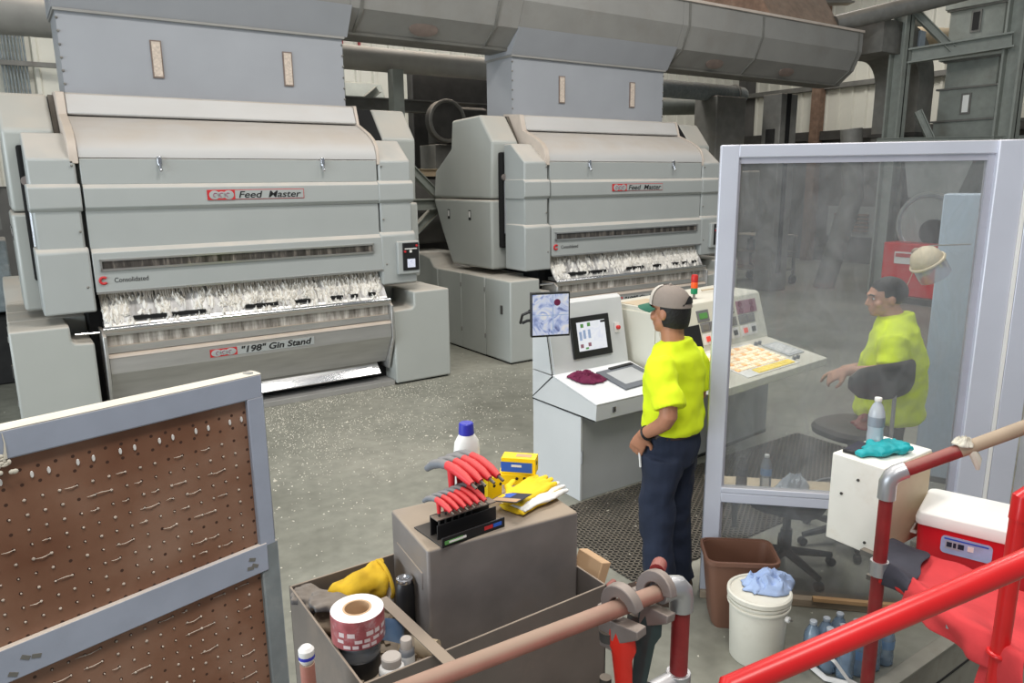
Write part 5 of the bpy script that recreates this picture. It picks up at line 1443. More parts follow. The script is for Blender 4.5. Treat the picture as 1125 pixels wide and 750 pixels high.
# ridge of dust lying along the top bar
rows = []
nn = 120
for k in range(nn + 1):
    x = -BW + BW * k / nn
    h = 0.0012 + 0.004 * max(0, noise.noise(Vector((x * 14, 0, 3)))) + 0.003 * max(0, noise.noise(Vector((x * 45, 1, 3))))
    rows.append([(x, -0.006, ZT), (x, 0.0, ZT + h), (x, 0.018, ZT + h * 1.2), (x, 0.034, ZT)])
MB().loft(rows, cap=False, close=False).build('dust_ridge', 'lint', **W)
for x, z, a in ((-0.455, 0.38, 35), (-0.44, 0.385, 20), (-0.475, 0.40, 30), (-0.055, 0.375, 20), (-0.05, 0.39, 30), (-0.06, 0.392, 10)):
    MB().box(-0.007, 0.007, -0.0006, 0.0, -0.0035, 0.0035, T(x, -0.0082, ZT - z) @ Matrix.Rotation(R(a), 4, 'Y')).build('scuff_mark', 'dim_steel', **W)
# things behind the pegboard post
rp = tag(MB().tube([(0.455, 1.50, 0.2), (0.447, 1.50, 1.33)], 0.017, 12).build('red_pipe_end', 'worn_red'), 'short dull red pipe upright behind the pegboard edge', 'pipe')
t = thing('tape_dispenser', 'small white and blue plastic plug on the red pipe behind the pegboard', 'plug', (0.447, 1.50, 1.33))
MB().lathe([(0.012, 0), (0.018, 0.01), (0.018, 0.035), (0.012, 0.042)], 14).build('plug_body', 'sticker_white', t)
MB().lathe([(0.0185, 0.014), (0.0185, 0.022)], 14, cap=False).build('blue_band', 'blue_cap', t)

# ================================================================ steel stand with a shallow tray, box on it
tr = thing('steel_tray_stand', 'dusty brown grey steel stand with an open tray on top in the foreground', 'tray stand', (0.91, 1.68, 0))
W = dict(parent=tr, world=True)
TX0, TX1, TY0, TY1, TZ = 0.545, 1.29, 1.425, 1.945, 1.275
MB().box(TX0 + .006, TX1 - .006, TY0 + .006, TY1 - .006, 1.09, 1.10).build('tray_floor', 'tray_steel', **W)
MB().box(TX0 + .007, 0.80, TY0 + .007, TY1 - .007, 1.10, 1.182).build('dust_fill', 'bench_steel', **W)
for a in ((TX0, TX0 + .006, TY0, TY1), (TX1 - .006, TX1, TY0, TY1), (TX0, TX1, TY0, TY0 + .006), (TX0, TX1, TY1 - .006, TY1)):
    MB().box(a[0], a[1], a[2], a[3], 0.55, TZ).build('tray_side', 'tray_steel', bevel=0.0015, **W)
for x in (TX0 + .01, TX1 - .05):
    for y in (TY0 + .01, TY1 - .05):
        MB().box(x, x + .04, y, y + .04, 0, 0.55).build('leg', 'tray_steel', bevel=0.003, **W)
bx = thing('steel_box', 'dusty dark steel box with rounded edges standing in the tray', 'box', (1.062, 1.708, 1.102), R(-6))
MB().box(-0.238, 0.235, -0.14, 0.145, 0.0, 0.353).build('box_body', 'bench_steel', bx, bevel=0.008, seg=3)
MB().box(-0.241, -0.236, -0.10, 0.10, 0.22, 0.27).build('side_rib', 'bench_steel', bx, bevel=0.002)
ZB = 1.4555
# --- hex key stand with its T-handle keys
hs = thing('hex_key_stand', 'black stepped metal rack holding hex keys on the dusty steel box', 'tool rack', (0.95, 1.66, ZB), R(3))
W = dict(parent=hs)
MB().box(-0.105, 0.10, -0.075, -0.070, 0.0, 0.028).build('front_lip', 'black', bevel=0.001, **W)
MB().box(-0.105, 0.10, -0.075, 0.075, 0.0, 0.004).build('base_plate', 'black_rubber', bevel=0.001, **W)
MB().box(-0.095, 0.10, -0.035, -0.031, 0.004, 0.046).build('front_rack', 'black', bevel=0.001, **W)
MB().box(-0.095, 0.10, -0.035, 0.0, 0.058, 0.062).build('front_shelf', 'tray_steel', bevel=0.001, **W)
MB().box(-0.02, 0.10, 0.02, 0.024, 0.004, 0.095).build('rear_rack', 'black', bevel=0.001, **W)
MB().box(-0.02, 0.10, 0.02, 0.055, 0.091, 0.095).build('rear_shelf', 'tray_steel', bevel=0.001, **W)
MB().box(-0.095, 0.10, 0.0, 0.004, 0.004, 0.062).build('middle_rack', 'black', bevel=0.001, **W)
MB().box(-0.098, -0.04, -0.0765, -0.0748, 0.008, 0.018).build('green_logo', 'label_green', **W)
MB().box(-0.085, -0.03, -0.0768, -0.0748, 0.010, 0.016).build('logo_strip', 'sticker_white', **W)
MB().box(0.03, 0.058, -0.0765, -0.0748, 0.010, 0.020).build('red_logo', 'text_red', **W)
MB().box(0.06, 0.088, -0.0765, -0.0748, 0.010, 0.020).build('blue_logo', 'blue_print', **W)
HS = T(0.95, 1.66, ZB) @ rot2(R(3))
def tkey(x, y, z, sc, label):
    # red grip with a grey T arm on a thin steel shaft
    M = HS @ T(x, y, z)
    t = thing('hex_key', label, 'hex key', M.to_translation(), R(3), 'T-handle hex keys in the rack')
    MB().tube([(0, 0, -0.05), (0, 0, 0.02)], 0.0022 * sc + 0.0008, 6).build('shaft', 'dark_steel', t)
    MB().tube([(0, 0.012 * sc, 0.040 * sc), (0.002 * sc, -0.010 * sc, 0.0385 * sc), (0.005 * sc, -0.032 * sc, 0.032 * sc), (0.008 * sc, -0.05 * sc, 0.024 * sc)],
              [0.0082 * sc, 0.0088 * sc, 0.0082 * sc, 0.0055 * sc], 10).tube([(0, 0, 0.004), (0, 0, 0.036 * sc)], [0.0052 * sc, 0.0072 * sc], 10).build('red_grip', 'red_grip', t)
    MB().tube([(0, 0.011 * sc, 0.040 * sc), (-0.004 * sc, 0.026 * sc, 0.040 * sc), (-0.008 * sc, 0.044 * sc, 0.034 * sc), (-0.012 * sc, 0.060 * sc, 0.022 * sc)],
              [0.0080 * sc, 0.0084 * sc, 0.0082 * sc, 0.006 * sc], 10).build('grey_grip', 'grey_grip', t)
    MB().tube([(0.008 * sc, -0.05 * sc, 0.024 * sc), (0.010 * sc, -0.060 * sc, 0.019 * sc)], 0.0026 * sc, 6).build('hex_end', 'dark_steel', t)
names = ['first', 'second', 'third', 'fourth', 'fifth', 'sixth']
for i in range(6):
    tkey(-0.078 + i * 0.021, -0.018, 0.068, 0.98 + i * 0.03, 'small red and grey hex key, %s from left in the front row' % names[i])
for i in range(4):
    tkey(0.0 + i * 0.028, 0.038, 0.100, 1.65 + i * 0.04, 'large red and grey hex key, %s from left in the rear row' % names[i])
# --- white squeeze bottle with blue cap
t = thing('squeeze_bottle', 'white plastic bottle with a blue cap at the back of the steel box', 'bottle', (1.06, 1.80, ZB))
t.scale = (1.08, 1.08, 1.3)
MB().loft([hring((0, 0, z), rx, ry, 22) for z, rx, ry in ((0, 0.034, 0.024), (0.006, 0.038, 0.027), (0.125, 0.039, 0.028), (0.145, 0.036, 0.026), (0.160, 0.024, 0.021), (0.166, 0.018, 0.018))]).build('bottle_body', 'white_paint', t)
MB().lathe([(0.021, 0.163), (0.0215, 0.165), (0.020, 0.188), (0.018, 0.190)], 20).build('cap', 'blue_cap', t)
MB().loft([[(0.0392 * math.cos(a), 0.0282 * math.sin(a), z) for a in [R(-62 + 52 * k / 8) for k in range(9)]] for z in (0.03, 0.055, 0.085, 0.11)], cap=False, close=False).build('blue_label', 'blue_print', t)
# --- yellow cartons
def carton(label, loc, rz, sx, sy, sz, tilt=0.0, blue=True):
    t = thing('carton', label, 'carton', loc, rz)
    MB().box(-sx / 2, sx / 2, -sy / 2, sy / 2, 0, sz).build('carton_body', 'yellow', t, bevel=0.001)
    if blue:
        MB().box(-sx / 2 - .0008, sx / 2 - 0.01, -sy / 2 - 0.0008, -sy / 2, sz * 0.12, sz * 0.75).build('blue_panel', 'blue_print', t)
        MB().box(-sx * .2, sx * .1, -sy / 2 - 0.0012, -sy / 2, sz * 0.45, sz * 0.6).build('white_print', 'sticker_white', t)
        MB().box(-sx * .1, sx * .35, -sy * .2, sy * .25, sz, sz + 0.0008).build('orange_print', 'cardboard', t)
    else:
        for dx in (-0.012, 0.012):
            MB().tube([(dx + 0.01, -sy / 2 - 0.001, sz * 0.62), (dx + 0.01, -sy / 2 + 0.002, sz * 0.62)], 0.005, 10).build('finger_hole', 'dark', t)
    MB().tube([(sx / 2 + .0008, 0, sz * .6), (sx / 2 - .001, 0, sz * .6)], 0.007, 10).build('finger_hole', 'dark', t)
carton('yellow carton with a blue label stacked on another yellow carton', (1.27, 1.825, ZB + 0.036), R(-46), 0.11, 0.055, 0.052)
carton('lower yellow carton under the one with the blue label', (1.265, 1.83, ZB), R(-36), 0.115, 0.06, 0.035, blue=False)
carton('small yellow carton with two holes right behind the hex keys', (1.125, 1.775, ZB), R(5), 0.055, 0.045, 0.075, blue=False)
# --- pair of new yellow and white gloves with a card
def glove(mb, M, w=0.05, L_=0.20, th=0.012, spread=0.0, curl=0.3):
    def ring(y, hw, t_, x0=0.0, z0=None):
        z0 = t_ if z0 is None else z0
        return [M @ Vector((x0 + hw * math.cos(2 * PI * k / 12), y, z0 + t_ * math.sin(2 * PI * k / 12))) for k in range(12)]
    mb.loft([ring(-0.02, w * 0.95, th), ring(0.03, w * 0.85, th * 1.1), ring(0.07, w, th * 1.2), ring(0.10, w, th)])
    for i in range(4):
        x = w * (-0.75 + 0.5 * i)
        l = L_ * (0.36, 0.42, 0.40, 0.32)[i]
        mb.tube([M @ Vector((x, 0.09, th)), M @ Vector((x * (1 + spread), 0.09 + l * .5, th * 1.3)), M @ Vector((x * (1 + 1.6 * spread), 0.09 + l, th * (1.2 - curl)))], [th * 0.95, th * 0.9, th * 0.7], 8)
    mb.tube([M @ Vector((-w * 0.7, 0.03, th)), M @ Vector((-w * 1.35, 0.06, th)), M @ Vector((-w * 1.55, 0.10, th))], [th, th * 0.95, th * 0.7], 8)
t = thing('work_gloves', 'new yellow and white work gloves with a printed card on the steel box', 'gloves', (1.20, 1.665, ZB))
t.scale = (1.15, 1.15, 0.95)
gm = MB(); glove(gm, T(1.145, 1.655, ZB + 0.001) @ rot2(R(-75)), 0.046, 0.2, 0.011)
bake(gm.build('lower_glove', 'yellow_glove', t, world=True), 0.004, 2, (0.002, 40))
gm = MB(); glove(gm, T(1.145, 1.67, ZB + 0.020) @ rot2(R(-70)), 0.044, 0.2, 0.011)
bake(gm.build('upper_glove', 'yellow_glove', t, world=True), 0.004, 2, (0.002, 40), seed=3)
gm = MB(); glove(gm, T(1.15, 1.655, ZB + 0.010) @ rot2(R(-78)), 0.048, 0.205, 0.010)
bake(gm.build('glove_back', 'white_paint', t, world=True), 0.004, 2, (0.002, 40), seed=6)
MB().box(-0.045, 0.045, -0.03, 0.035, 0, 0.0015, T(1.13, 1.66, ZB + 0.045) @ rot2(R(-72)) @ Matrix.Rotation(R(-14), 4, 'Y')).build('card', 'jacket_grey', t, world=True)
MB().box(-0.04, 0.04, -0.026, -0.005, 0.0015, 0.002, T(1.13, 1.66, ZB + 0.045) @ rot2(R(-72)) @ Matrix.Rotation(R(-14), 4, 'Y')).build('card_print', 'cardboard', t, world=True)
MB().box(-0.04, 0.0, 0.0, 0.03, 0.0015, 0.002, T(1.13, 1.66, ZB + 0.045) @ rot2(R(-72)) @ Matrix.Rotation(R(-14), 4, 'Y')).build('card_print', 'blue_print', t, world=True)
# --- things lying in the tray
ZF = 1.183
t = thing('tape_roll', 'wide roll of red and silver printed tape standing on a jar', 'tape', (0.612, 1.60, ZF + 0.10))
prof = [(0.034, 0), (0.066, 0.0), (0.066, 0.075), (0.034, 0.075), (0.034, 0.0)]
MB().lathe([(0.066, 0.004), (0.067, 0.0), (0.067, 0.072), (0.066, 0.075)], 36, cap=False).build('printed_wrap', 'silver_print', t)
for i in range(8):
    for j, (z0, z1) in enumerate(((0.004, 0.013), (0.018, 0.027), (0.034, 0.046))):
        if (i * 3 + j * 2) % 5 == 0: continue
        a = R(-165 + i * 20 + j * 5)
        MB().loft([[(0.0675 * math.cos(a + b), 0.0675 * math.sin(a + b), z) for b in [k * 0.055 for k in range(5 + (i + j) % 2)]] for z in (z0, z1)], cap=False, close=False).build('white_print', 'grey_print', t)
MB().lathe([(0.066, 0.0), (0.066, 0.075), (0.036, 0.076), (0.036, 0.0)], 36, cap=False).build('tape_side', 'sticker_white', t)
MB().lathe([(0.036, 0.0), (0.036, 0.0765), (0.031, 0.0765), (0.031, 0.0)], 30, cap=False).build('core', 'cardboard', t)
t = thing('glass_jar', 'clear jar with a black bottom under the roll of tape', 'jar', (0.612, 1.60, ZF))
MB().lathe([(0.05, 0.05), (0.054, 0.06), (0.054, 0.095), (0.048, 0.10)], 26).build('jar_glass', 'bottle_plastic', t)
MB().lathe([(0.05, 0.0), (0.052, 0.004), (0.052, 0.05), (0.05, 0.052)], 26).build('black_base', 'black', t)
def flask(label, loc, r, h, m, capm, lab=None, capr=0.7):
    t = thing('small_bottle', label, 'bottle', loc)
    MB().lathe([(r * .92, 0), (r, 0.004), (r, h * .68), (r * .8, h * .76), (r * .6, h * .78)], 22).build('bottle_body', m, t)
    MB().lathe([(r * capr, h * .77), (r * capr, h * .97), (r * capr * .9, h)], 20).build('cap', capm, t)
    if lab: MB().lathe([(r * 1.012, h * .15), (r * 1.012, h * .6)], 22, cap=False).build('label_band', lab, t)
flask('wide white bottle with dusty cap beside the tape roll', (0.643, 1.475, ZF), 0.031, 0.10, 'sticker_white', 'dusty_cap', 'label_film', 0.78)
flask('narrow grey bottle with dusty cap beside the wide white bottle', (0.70, 1.51, ZF), 0.020, 0.105, 'grey_grip', 'dusty_cap', 'sticker_white', 0.75)
t = thing('spray_can', 'black spray can standing in the tray against the steel box', 'can', (0.792, 1.70, ZF))
MB().lathe([(0.024, 0), (0.026, 0.003), (0.026, 0.125), (0.022, 0.138), (0.020, 0.142)], 24).build('can_body', 'black', t)
MB().lathe([(0.0215, 0.140), (0.0225, 0.143), (0.0225, 0.150), (0.016, 0.151), (0.012, 0.146), (0.003, 0.146)], 24).build('can_rim', 'chrome', t)
t = thing('leather_glove', 'dirty yellow leather glove with a wide cuff lying in the tray', 'glove', (0.72, 1.835, ZF + 0.05))
gm = MB()
gm.ball((0.0, 0.0, 0.04), (0.065, 0.05, 0.045), 16, 10, TM[t.name])
gm.ball((-0.045, 0.01, 0.03), (0.05, 0.045, 0.035), 14, 10, TM[t.name])
gm.tube([(0.02, 0, 0.045), (0.065, -0.01, 0.04)], [0.045, 0.058], 16, M=TM[t.name])
bake(gm.build('glove_body', 'dirty_yellow', t, world=True), 0.006, 3, (0.008, 22))
MB().torus((0, 0, 0), 0.056, 0.006, 22, 8, M=TM[t.name] @ T(0.066, -0.01, 0.04) @ Matrix.Rotation(R(82), 4, 'Y')).build('cuff_binding', 'dirty_yellow', t, world=True)
for i, (lab, x, y, z, a, m) in enumerate((('dark grey work glove with fingers spread in the tray, farthest left', 0.665, 1.84, ZF + .03, 55, 'grey_glove'), ('dark grey work glove lying under the yellow leather glove', 0.70, 1.79, ZF + .05, 80, 'grey_glove'), ('tan dusty work glove near the left side of the tray', 0.645, 1.745, ZF + .01, 20, 'tan_glove'))):
    gm = MB(); glove(gm, T(x, y, z) @ rot2(R(a)) @ Matrix.Rotation(R(14), 4, 'X'), 0.040, 0.15, 0.015, 0.15)
    o = gm.build('work_glove', m)
    bake(o, 0.005, 2, (0.003, 30), seed=i)
    tag(o, lab, 'glove', 'work gloves in the tray')
tag(MB().box(-0.016, 0.016, -0.19, 0.20, 0, 0.003, T(0.735, 1.50, 1.288) @ rot2(R(4)) @ Matrix.Rotation(R(2), 4, 'X')).build('steel_strap', 'tray_steel', bevel=0.001), 'flat dusty strap lying across the front edge of the tray', 'strap')
def strip_curl():
    mb = MB()
    rows = []
    for k in range(10):
        u = k / 9
        x = 0.672 + 0.075 * u; y = 1.625 - 0.015 * u - 0.05 * u * u
        rows.append([(x, y, 1.21 + 0.02 * (1 - u)), (x, y + 0.002, 1.29 - 0.01 * u * u)])
    vs = [p for r in rows for p in r] + [(p[0], p[1] + 0.0015, p[2]) for r in rows for p in r]
    fs = [(2 * k, 2 * k + 1, 2 * k + 3, 2 * k + 2) for k in range(9)] + [(20 + 2 * k + 2, 20 + 2 * k + 3, 20 + 2 * k + 1, 20 + 2 * k) for k in range(9)]
    mb.add(vs, fs)
    return mb
tag(strip_curl().build('tape_tail', 'label_film'), 'loose pale blue tail of tape right of the tape roll', 'tape strip')
tag(MB().tube([(0.788, 1.80, ZF), (0.788, 1.80, ZF + 0.08)], 0.012, 14).ball((0.788, 1.80, ZF + 0.09), 0.014, 12, 8).build('bottle_stopper', 'sticker_white'), 'small white rounded cap behind the spray can', 'cap')
tag(MB().tube([(0.74, 1.62, ZF + .012), (0.80, 1.54, ZF + .012)], 0.028, 16).build('paper_roll', 'cream_side'), 'small dusty roll lying below the spray can in the tray', 'roll')
tag(MB().box(0.565, 0.60, 1.655, 1.68, ZF, ZF + .022, ).build('orange_scrap', 'key_red', bevel=0.004), 'small orange red plastic scrap left of the tape roll', 'scrap')
t = thing('pipe_fitting', 'small shiny metal fitting in the left corner of the tray', 'fitting', (0.575, 1.62, ZF))
MB().torus((0, 0, 0.012), 0.014, 0.006, 16, 8).build('ring', 'chrome', t)
MB().tube([(0.0, 0, 0.012), (-0.012, 0.045, 0.02)], 0.008, 10).build('stub', 'chrome', t)
rnd = random.Random(8)
jk = MB()
for i in range(90):
    x, y = rnd.uniform(TX0 + .02, 0.80), rnd.uniform(TY0 + .02, TY1 - .03)
    jk.box(-rnd.uniform(.004, .018), rnd.uniform(.004, .018), -rnd.uniform(.003, .01), rnd.uniform(.003, .01), 0, rnd.uniform(.004, .02), T(x, y, ZF) @ rot2(rnd.uniform(0, 6)))
o = tag(jk.build('tray_debris', 'tan_glove'), 'loose dusty debris covering the bottom of the tray', 'debris'); o['kind'] = 'stuff'
# ================================================================ pipe railing at the tray
rl = thing('pipe_rail', 'dusty worn red pipe rail crossing in front of the tray with a galvanised elbow', 'railing', (1.30, 1.19, 0))
W = dict(parent=rl, world=True)
MB().tube([(0.15, 1.32, 1.325), (1.29, 1.188, 1.378)], 0.0215, 18).build('rail', 'worn_red', **W)
el = [Vector((1.255, 1.192, 1.377)), Vector((1.295, 1.188, 1.379)), Vector((1.317, 1.186, 1.373)), Vector((1.329, 1.185, 1.359)), Vector((1.333, 1.185, 1.34)), Vector((1.333, 1.185, 1.305))]
MB().tube(el, 0.031, 16).build('elbow', 'galvanised', bevel=0.002, **W)
MB().tube([(1.333, 1.185, -0.6), (1.333, 1.185, 1.32)], 0.0235, 18).build('upright', 'maroon_paint', **W)
MB().tube([(1.333, 1.185, 1.07), (1.333, 1.185, 1.12)], 0.033, 16).build('coupling', 'galvanised', bevel=0.002, **W)
MB().tube([(1.333, 1.185, 1.095), (1.25, 1.195, 1.085)], 0.03, 14).build('tee_branch', 'galvanised', **W)
# --- pipe wrenches hung on the rail
def wrench(label, x, m, tilt, lean, sc=1.0):
    t = thing('pipe_wrench', label, 'pipe wrench', (x, 1.196, 1.373), 0, 'pipe wrenches on the rail', rot=(R(tilt), R(lean), R(8)))
    # half-moon hook jaw over the pipe (profile in the y-z plane)
    hk = []
    for k in range(13):
        a = R(-30 + 200 * k / 12)
        hk.append((0.056 * sc * math.cos(a), 0.058 * sc * math.sin(a) + 0.004))
    for k in range(13):
        a = R(170 - 200 * k / 12)
        hk.append((0.028 * sc * math.cos(a), 0.030 * sc * math.sin(a) + 0.002))
    MB().prism(hk, -0.013 * sc, 0.013 * sc).build('hook_jaw', 'cast_grey', t, bevel=0.003)
    MB().box(-0.014 * sc, 0.014 * sc, 0.026 * sc, 0.068 * sc, -0.12 * sc, -0.01 * sc).build('jaw_shank', 'cast_grey', t, bevel=0.003)
    MB().prism([(0.028 * sc, -0.035 * sc), (-0.055 * sc, -0.030 * sc), (-0.055 * sc, -0.052 * sc), (0.0, -0.085 * sc), (0.028 * sc, -0.09 * sc)], -0.017 * sc, 0.017 * sc).build('heel_jaw', 'cast_grey', t, bevel=0.003)
    MB().tube([(0, 0.047 * sc, -0.075 * sc), (0, 0.047 * sc, -0.10 * sc)], 0.024 * sc, 14).build('adjusting_nut', 'dark_steel', t)
    rings = []
    for z, w, d in ((-0.06, 0.017, 0.040), (-0.10, 0.019, 0.044), (-0.13, 0.014, 0.030), (-0.24, 0.013, 0.023), (-0.40, 0.014, 0.026), (-0.43, 0.012, 0.02)):
        rings.append([(w * sc * math.cos(2 * PI * k / 12), 0.01 * sc + d * sc * math.sin(2 * PI * k / 12), z * sc) for k in range(12)])
    MB().loft(rings).build('handle', m, t)
    MB().tube([(0, 0.01 * sc, -0.425 * sc), (0, 0.01 * sc, -0.44 * sc)], 0.015 * sc, 10).build('hang_ring', 'dark_steel', t)
wrench('dark green pipe wrench hooked over the rail, nearest the elbow', 1.25, 'wrench_green', 2, 8)
wrench('bright red pipe wrench hooked over the rail, left of the green one', 1.135, 'wrench_red', -3, -3, 1.05)
tag(MB().tube([(1.31, 1.47, 1.22), (1.385, 1.50, 1.215)], 0.010, 12).build('red_bar', 'maroon_paint'), 'short dull red bar sticking out right of the cardboard', 'bar')
tag(MB().prism([(1.28, 1.16), (1.315, 1.16), (1.365, 1.29), (1.33, 1.30)], 1.49, 1.60, 'y').build('cardboard_piece', 'cardboard', bevel=0.003), 'folded tan cardboard piece at the right end of the steel tray', 'cardboard')
tag(MB().tube([(1.27, 1.215, 1.42), (1.30, 1.235, 1.42)], 0.02, 14).ball((1.30, 1.235, 1.42), 0.02, 10, 8).build('red_stopper', 'maroon_paint'), 'small dull red knob on top of the rail behind the wrenches', 'knob')
tag(MB().tube([(1.16, 1.28, 0.2), (1.16, 1.28, 1.12)], 0.016, 12).build('grey_tube', 'dark_steel'), 'dark slim tube upright behind the red pipe wrench', 'tube')

# ================================================================ bin and bucket
t = thing('waste_bin', 'brown plastic waste bin standing on the floor below the glass post', 'bin', (3.10, 2.36, 0), R(-40))
def rrect(hx, hy, z, r, n=5):
    out = []
    for cx, cy, a0 in ((hx - r, hy - r, 0), (-hx + r, hy - r, PI / 2), (-hx + r, -hy + r, PI), (hx - r, -hy + r, 1.5 * PI)):
        for k in range(n):
            a = a0 + PI / 2 * k / (n - 1)
            out.append((cx + r * math.cos(a), cy + r * math.sin(a), z))
    return out
MB().loft([rrect(.13, .10, 0, .03), rrect(.145, .105, .02, .04), rrect(.185, .135, .405, .05), rrect(.180, .130, .405, .05), rrect(.140, .10, .02, .04), rrect(.12, .09, .015, .03)]).build('bin_shell', 'brown_plastic', t)
MB().loft([rrect(.188, .138, .385, .05), rrect(.196, .146, .39, .055), rrect(.196, .146, .412, .055), rrect(.184, .134, .414, .05), rrect(.184, .134, .385, .05)], cap=False).build('rim', 'brown_plastic', t)
t = thing('plastic_bucket', 'dirty white plastic bucket with lid and wire handle before the brown bin', 'bucket', (2.925, 2.09, 0))
MB().lathe([(0.125, 0), (0.13, 0.006), (0.145, 0.33), (0.145, 0.345)], 36).build('bucket_body', 'bucket_white', t)
for z in (0.30, 0.325):
    MB().lathe([(0.146, z), (0.155, z + .003), (0.155, z + .012), (0.146, z + .015)], 36).build('rib', 'bucket_white', t)
MB().lathe([(0.15, 0.345), (0.158, 0.347), (0.158, 0.368), (0.150, 0.374), (0.143, 0.372), (0.140, 0.362), (0.02, 0.361)], 36).build('lid', 'bucket_white', t)
eA = R(-80)
ex, ey = 0.152 * math.cos(eA), 0.152 * math.sin(eA)
MB().tube([(ex * .95, ey * .95, 0.27), (ex * 1.08, ey * 1.08, 0.27)], 0.015, 12).build('handle_ear', 'sticker_white', t)
pts = []
for k in range(11):
    a = eA + (R(130)) * k / 10
    pts.append((0.165 * math.cos(a), 0.165 * math.sin(a), 0.27 - 0.12 * math.sin(PI * k / 10 * 0.6)))
MB().tube(pts, 0.003, 6).build('wire_handle', 'dim_steel', t)
MB().tube(pts[5:8], 0.008, 8).build('grip', 'sticker_white', t)
crumple('blue_rag', 'blue_cloth', T(2.99, 2.085, 0.364) @ rot2(R(-30)), 0.24, 0.15, 0.10, 'crumpled pale blue plastic rag on the lid of the white bucket', 'rag', 13, 14)
# pack of water bottles
k = 0
for i in range(4):
    for j in range(3):
        x = 3.10 + i * 0.092 + j * 0.012; y = 1.89 - j * 0.085 - i * 0.015
        if (i, j) == (3, 0): continue
        lab = 'clear blue water bottle in the pack on the floor, row %s, %s place' % (['nearest the bucket', 'second', 'third', 'nearest the ledge'][i], ['back', 'middle', 'front'][j])
        bottle('pack_bottle', lab, (x, y, 0.0), 0.235 if i == 0 else 0.225, 0.041, 'bottle_blue', 'bottle_frost', 'label_film' if (i + j) % 2 else None, 'water bottles in the floor pack', rz=k)
        k += 1
pk = MB()
pk.tube([(3.06, 1.90, 0.02), (3.035, 1.86, 0.10), (3.03, 1.80, 0.15), (3.03, 1.72, 0.13), (3.06, 1.66, 0.05), (3.10, 1.63, 0.02), (3.03, 1.76, 0.015), (3.06, 1.90, 0.02)], 0.016, 8, flat=0.25)
o = tag(pk.build('shrink_wrap', 'sticker_white', bevel=0.003), 'torn loop of white shrink wrap at the near side of the pack of water bottles', 'wrap')

# ================================================================ cream box on its bracket
yb = thing('cream_box', 'cream metal box held on the railing post with a bottle and glove on top', 'box', (2.87, 1.51, 0.925))
W = dict(parent=yb, world=True)
MB().box(2.69, 3.05, 1.40, 1.62, 0.925, 1.30).build('box_body', 'cream_box', bevel=0.005, **W)
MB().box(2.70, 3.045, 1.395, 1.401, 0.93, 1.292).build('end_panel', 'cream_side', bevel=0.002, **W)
for y, z in ((1.565, 1.14), (1.45, 0.97), (1.50, 1.22)):
    MB().tube([(2.689, y, z), (2.685, y, z)], 0.006, 8).build('screw', 'dark_steel', **W)
MB().box(2.50, 2.70, 1.30, 1.33, 0.93, 0.95).build('bracket', 'dim_steel', **W)
MB().box(2.66, 2.70, 1.30, 1.45, 0.93, 0.95).build('bracket', 'dim_steel', **W)
bottle('water_bottle', 'frosted clear water bottle standing on the cream box', (2.90, 1.565, 1.30), 0.21, 0.033, 'bottle_frost', 'white_paint', 'bottle_plastic')
t = thing('phone', 'black phone lying on the cream box behind the teal glove', 'phone', (2.80, 1.572, 1.301), R(8))
MB().box(-0.075, 0.075, -0.036, 0.036, 0, 0.014).build('phone_body', 'black', t, bevel=0.004)
MB().box(-0.065, 0.065, -0.031, 0.031, 0.014, 0.0145).build('screen', 'jacket_grey', t)
gm = MB(); glove(gm, T(2.79, 1.50, 1.303) @ rot2(R(-100)), 0.055, 0.22, 0.018, 0.05)
gm.tube([(2.72, 1.53, 1.312), (2.79, 1.51, 1.318)], [0.02, 0.035], 12, flat=0.5)
o = gm.build('rubber_glove', 'teal_glove')
bake(o, 0.005, 2, (0.006, 26))
tag(o, 'teal rubber glove draped over the edge of the cream box', 'glove')

# ================================================================ railing at the right
rr_ = thing('stair_railing', 'dark red pipe railing with galvanised fittings beside the cream box', 'railing', (2.42, 1.24, -0.6))
W = dict(parent=rr_, world=True)
MB().tube([(2.455, 1.262, -0.6), (2.455, 1.262, 1.33)], 0.0235, 18).build('post', 'maroon_paint', **W)
MB().tube([(2.455, 1.262, 1.29), (2.455, 1.262, 1.35), (2.462, 1.256, 1.372), (2.478, 1.246, 1.386), (2.50, 1.228, 1.398)], 0.030, 16).build('elbow', 'galvanised', **W)
MB().tube([(2.455, 1.262, 0.995), (2.455, 1.262, 1.05)], 0.031, 16).build('collar', 'galvanised', **W)
MB().tube([(2.48, 1.242, 1.388), (2.62, 1.10, 1.487)], 0.0235, 16).build('red_rail', 'maroon_paint', **W)
MB().tube([(2.61, 1.11, 1.48), (3.05, 0.66, 1.80)], 0.0235, 16).build('bare_rail', 'tan_pipe', **W)
MB().tube([(2.455, 1.262, 0.985), (2.48, 1.225, 0.987)], 0.026, 12).build('stub', 'red_paint', **W)
MB().tube([(2.47, 1.235, 0.985), (2.225, 0.775, 1.05)], 0.018, 12).build('lower_rail', 'red_paint', **W)
rag = crumple('white_rag', 'lint', T(2.615, 1.10, 1.50), 0.05, 0.05, 0.035, 'white cotton rag wrapped around the railing joint', 'rag', 31, 8)
tl = MB().tube([(2.625, 1.085, 1.50), (2.64, 1.065, 1.455), (2.645, 1.06, 1.42)], [0.014, 0.016, 0.006], 8).build('rag_tail', 'lint', world=True)
tl.parent = rag
tl.matrix_parent_inverse = rag.matrix_world.inverted()
r2_ = thing('red_handrail', 'bright red sloping handrail with posts in the near right foreground', 'railing', (2.2, 0.78, -0.6))
W = dict(parent=r2_, world=True)
MB().tube([(0.52, 0.50, 1.19), (0.965, 0.735, 1.515), (1.56, 0.53, 1.655 + 0.0), (1.78, 0.46, 1.71)], 0.024, 20).build('handrail', 'red_paint', **W)
MB().tube([(2.222, 0.772, -0.6), (2.222, 0.772, 1.50)], 0.0235, 18).build('post', 'red_paint', **W)
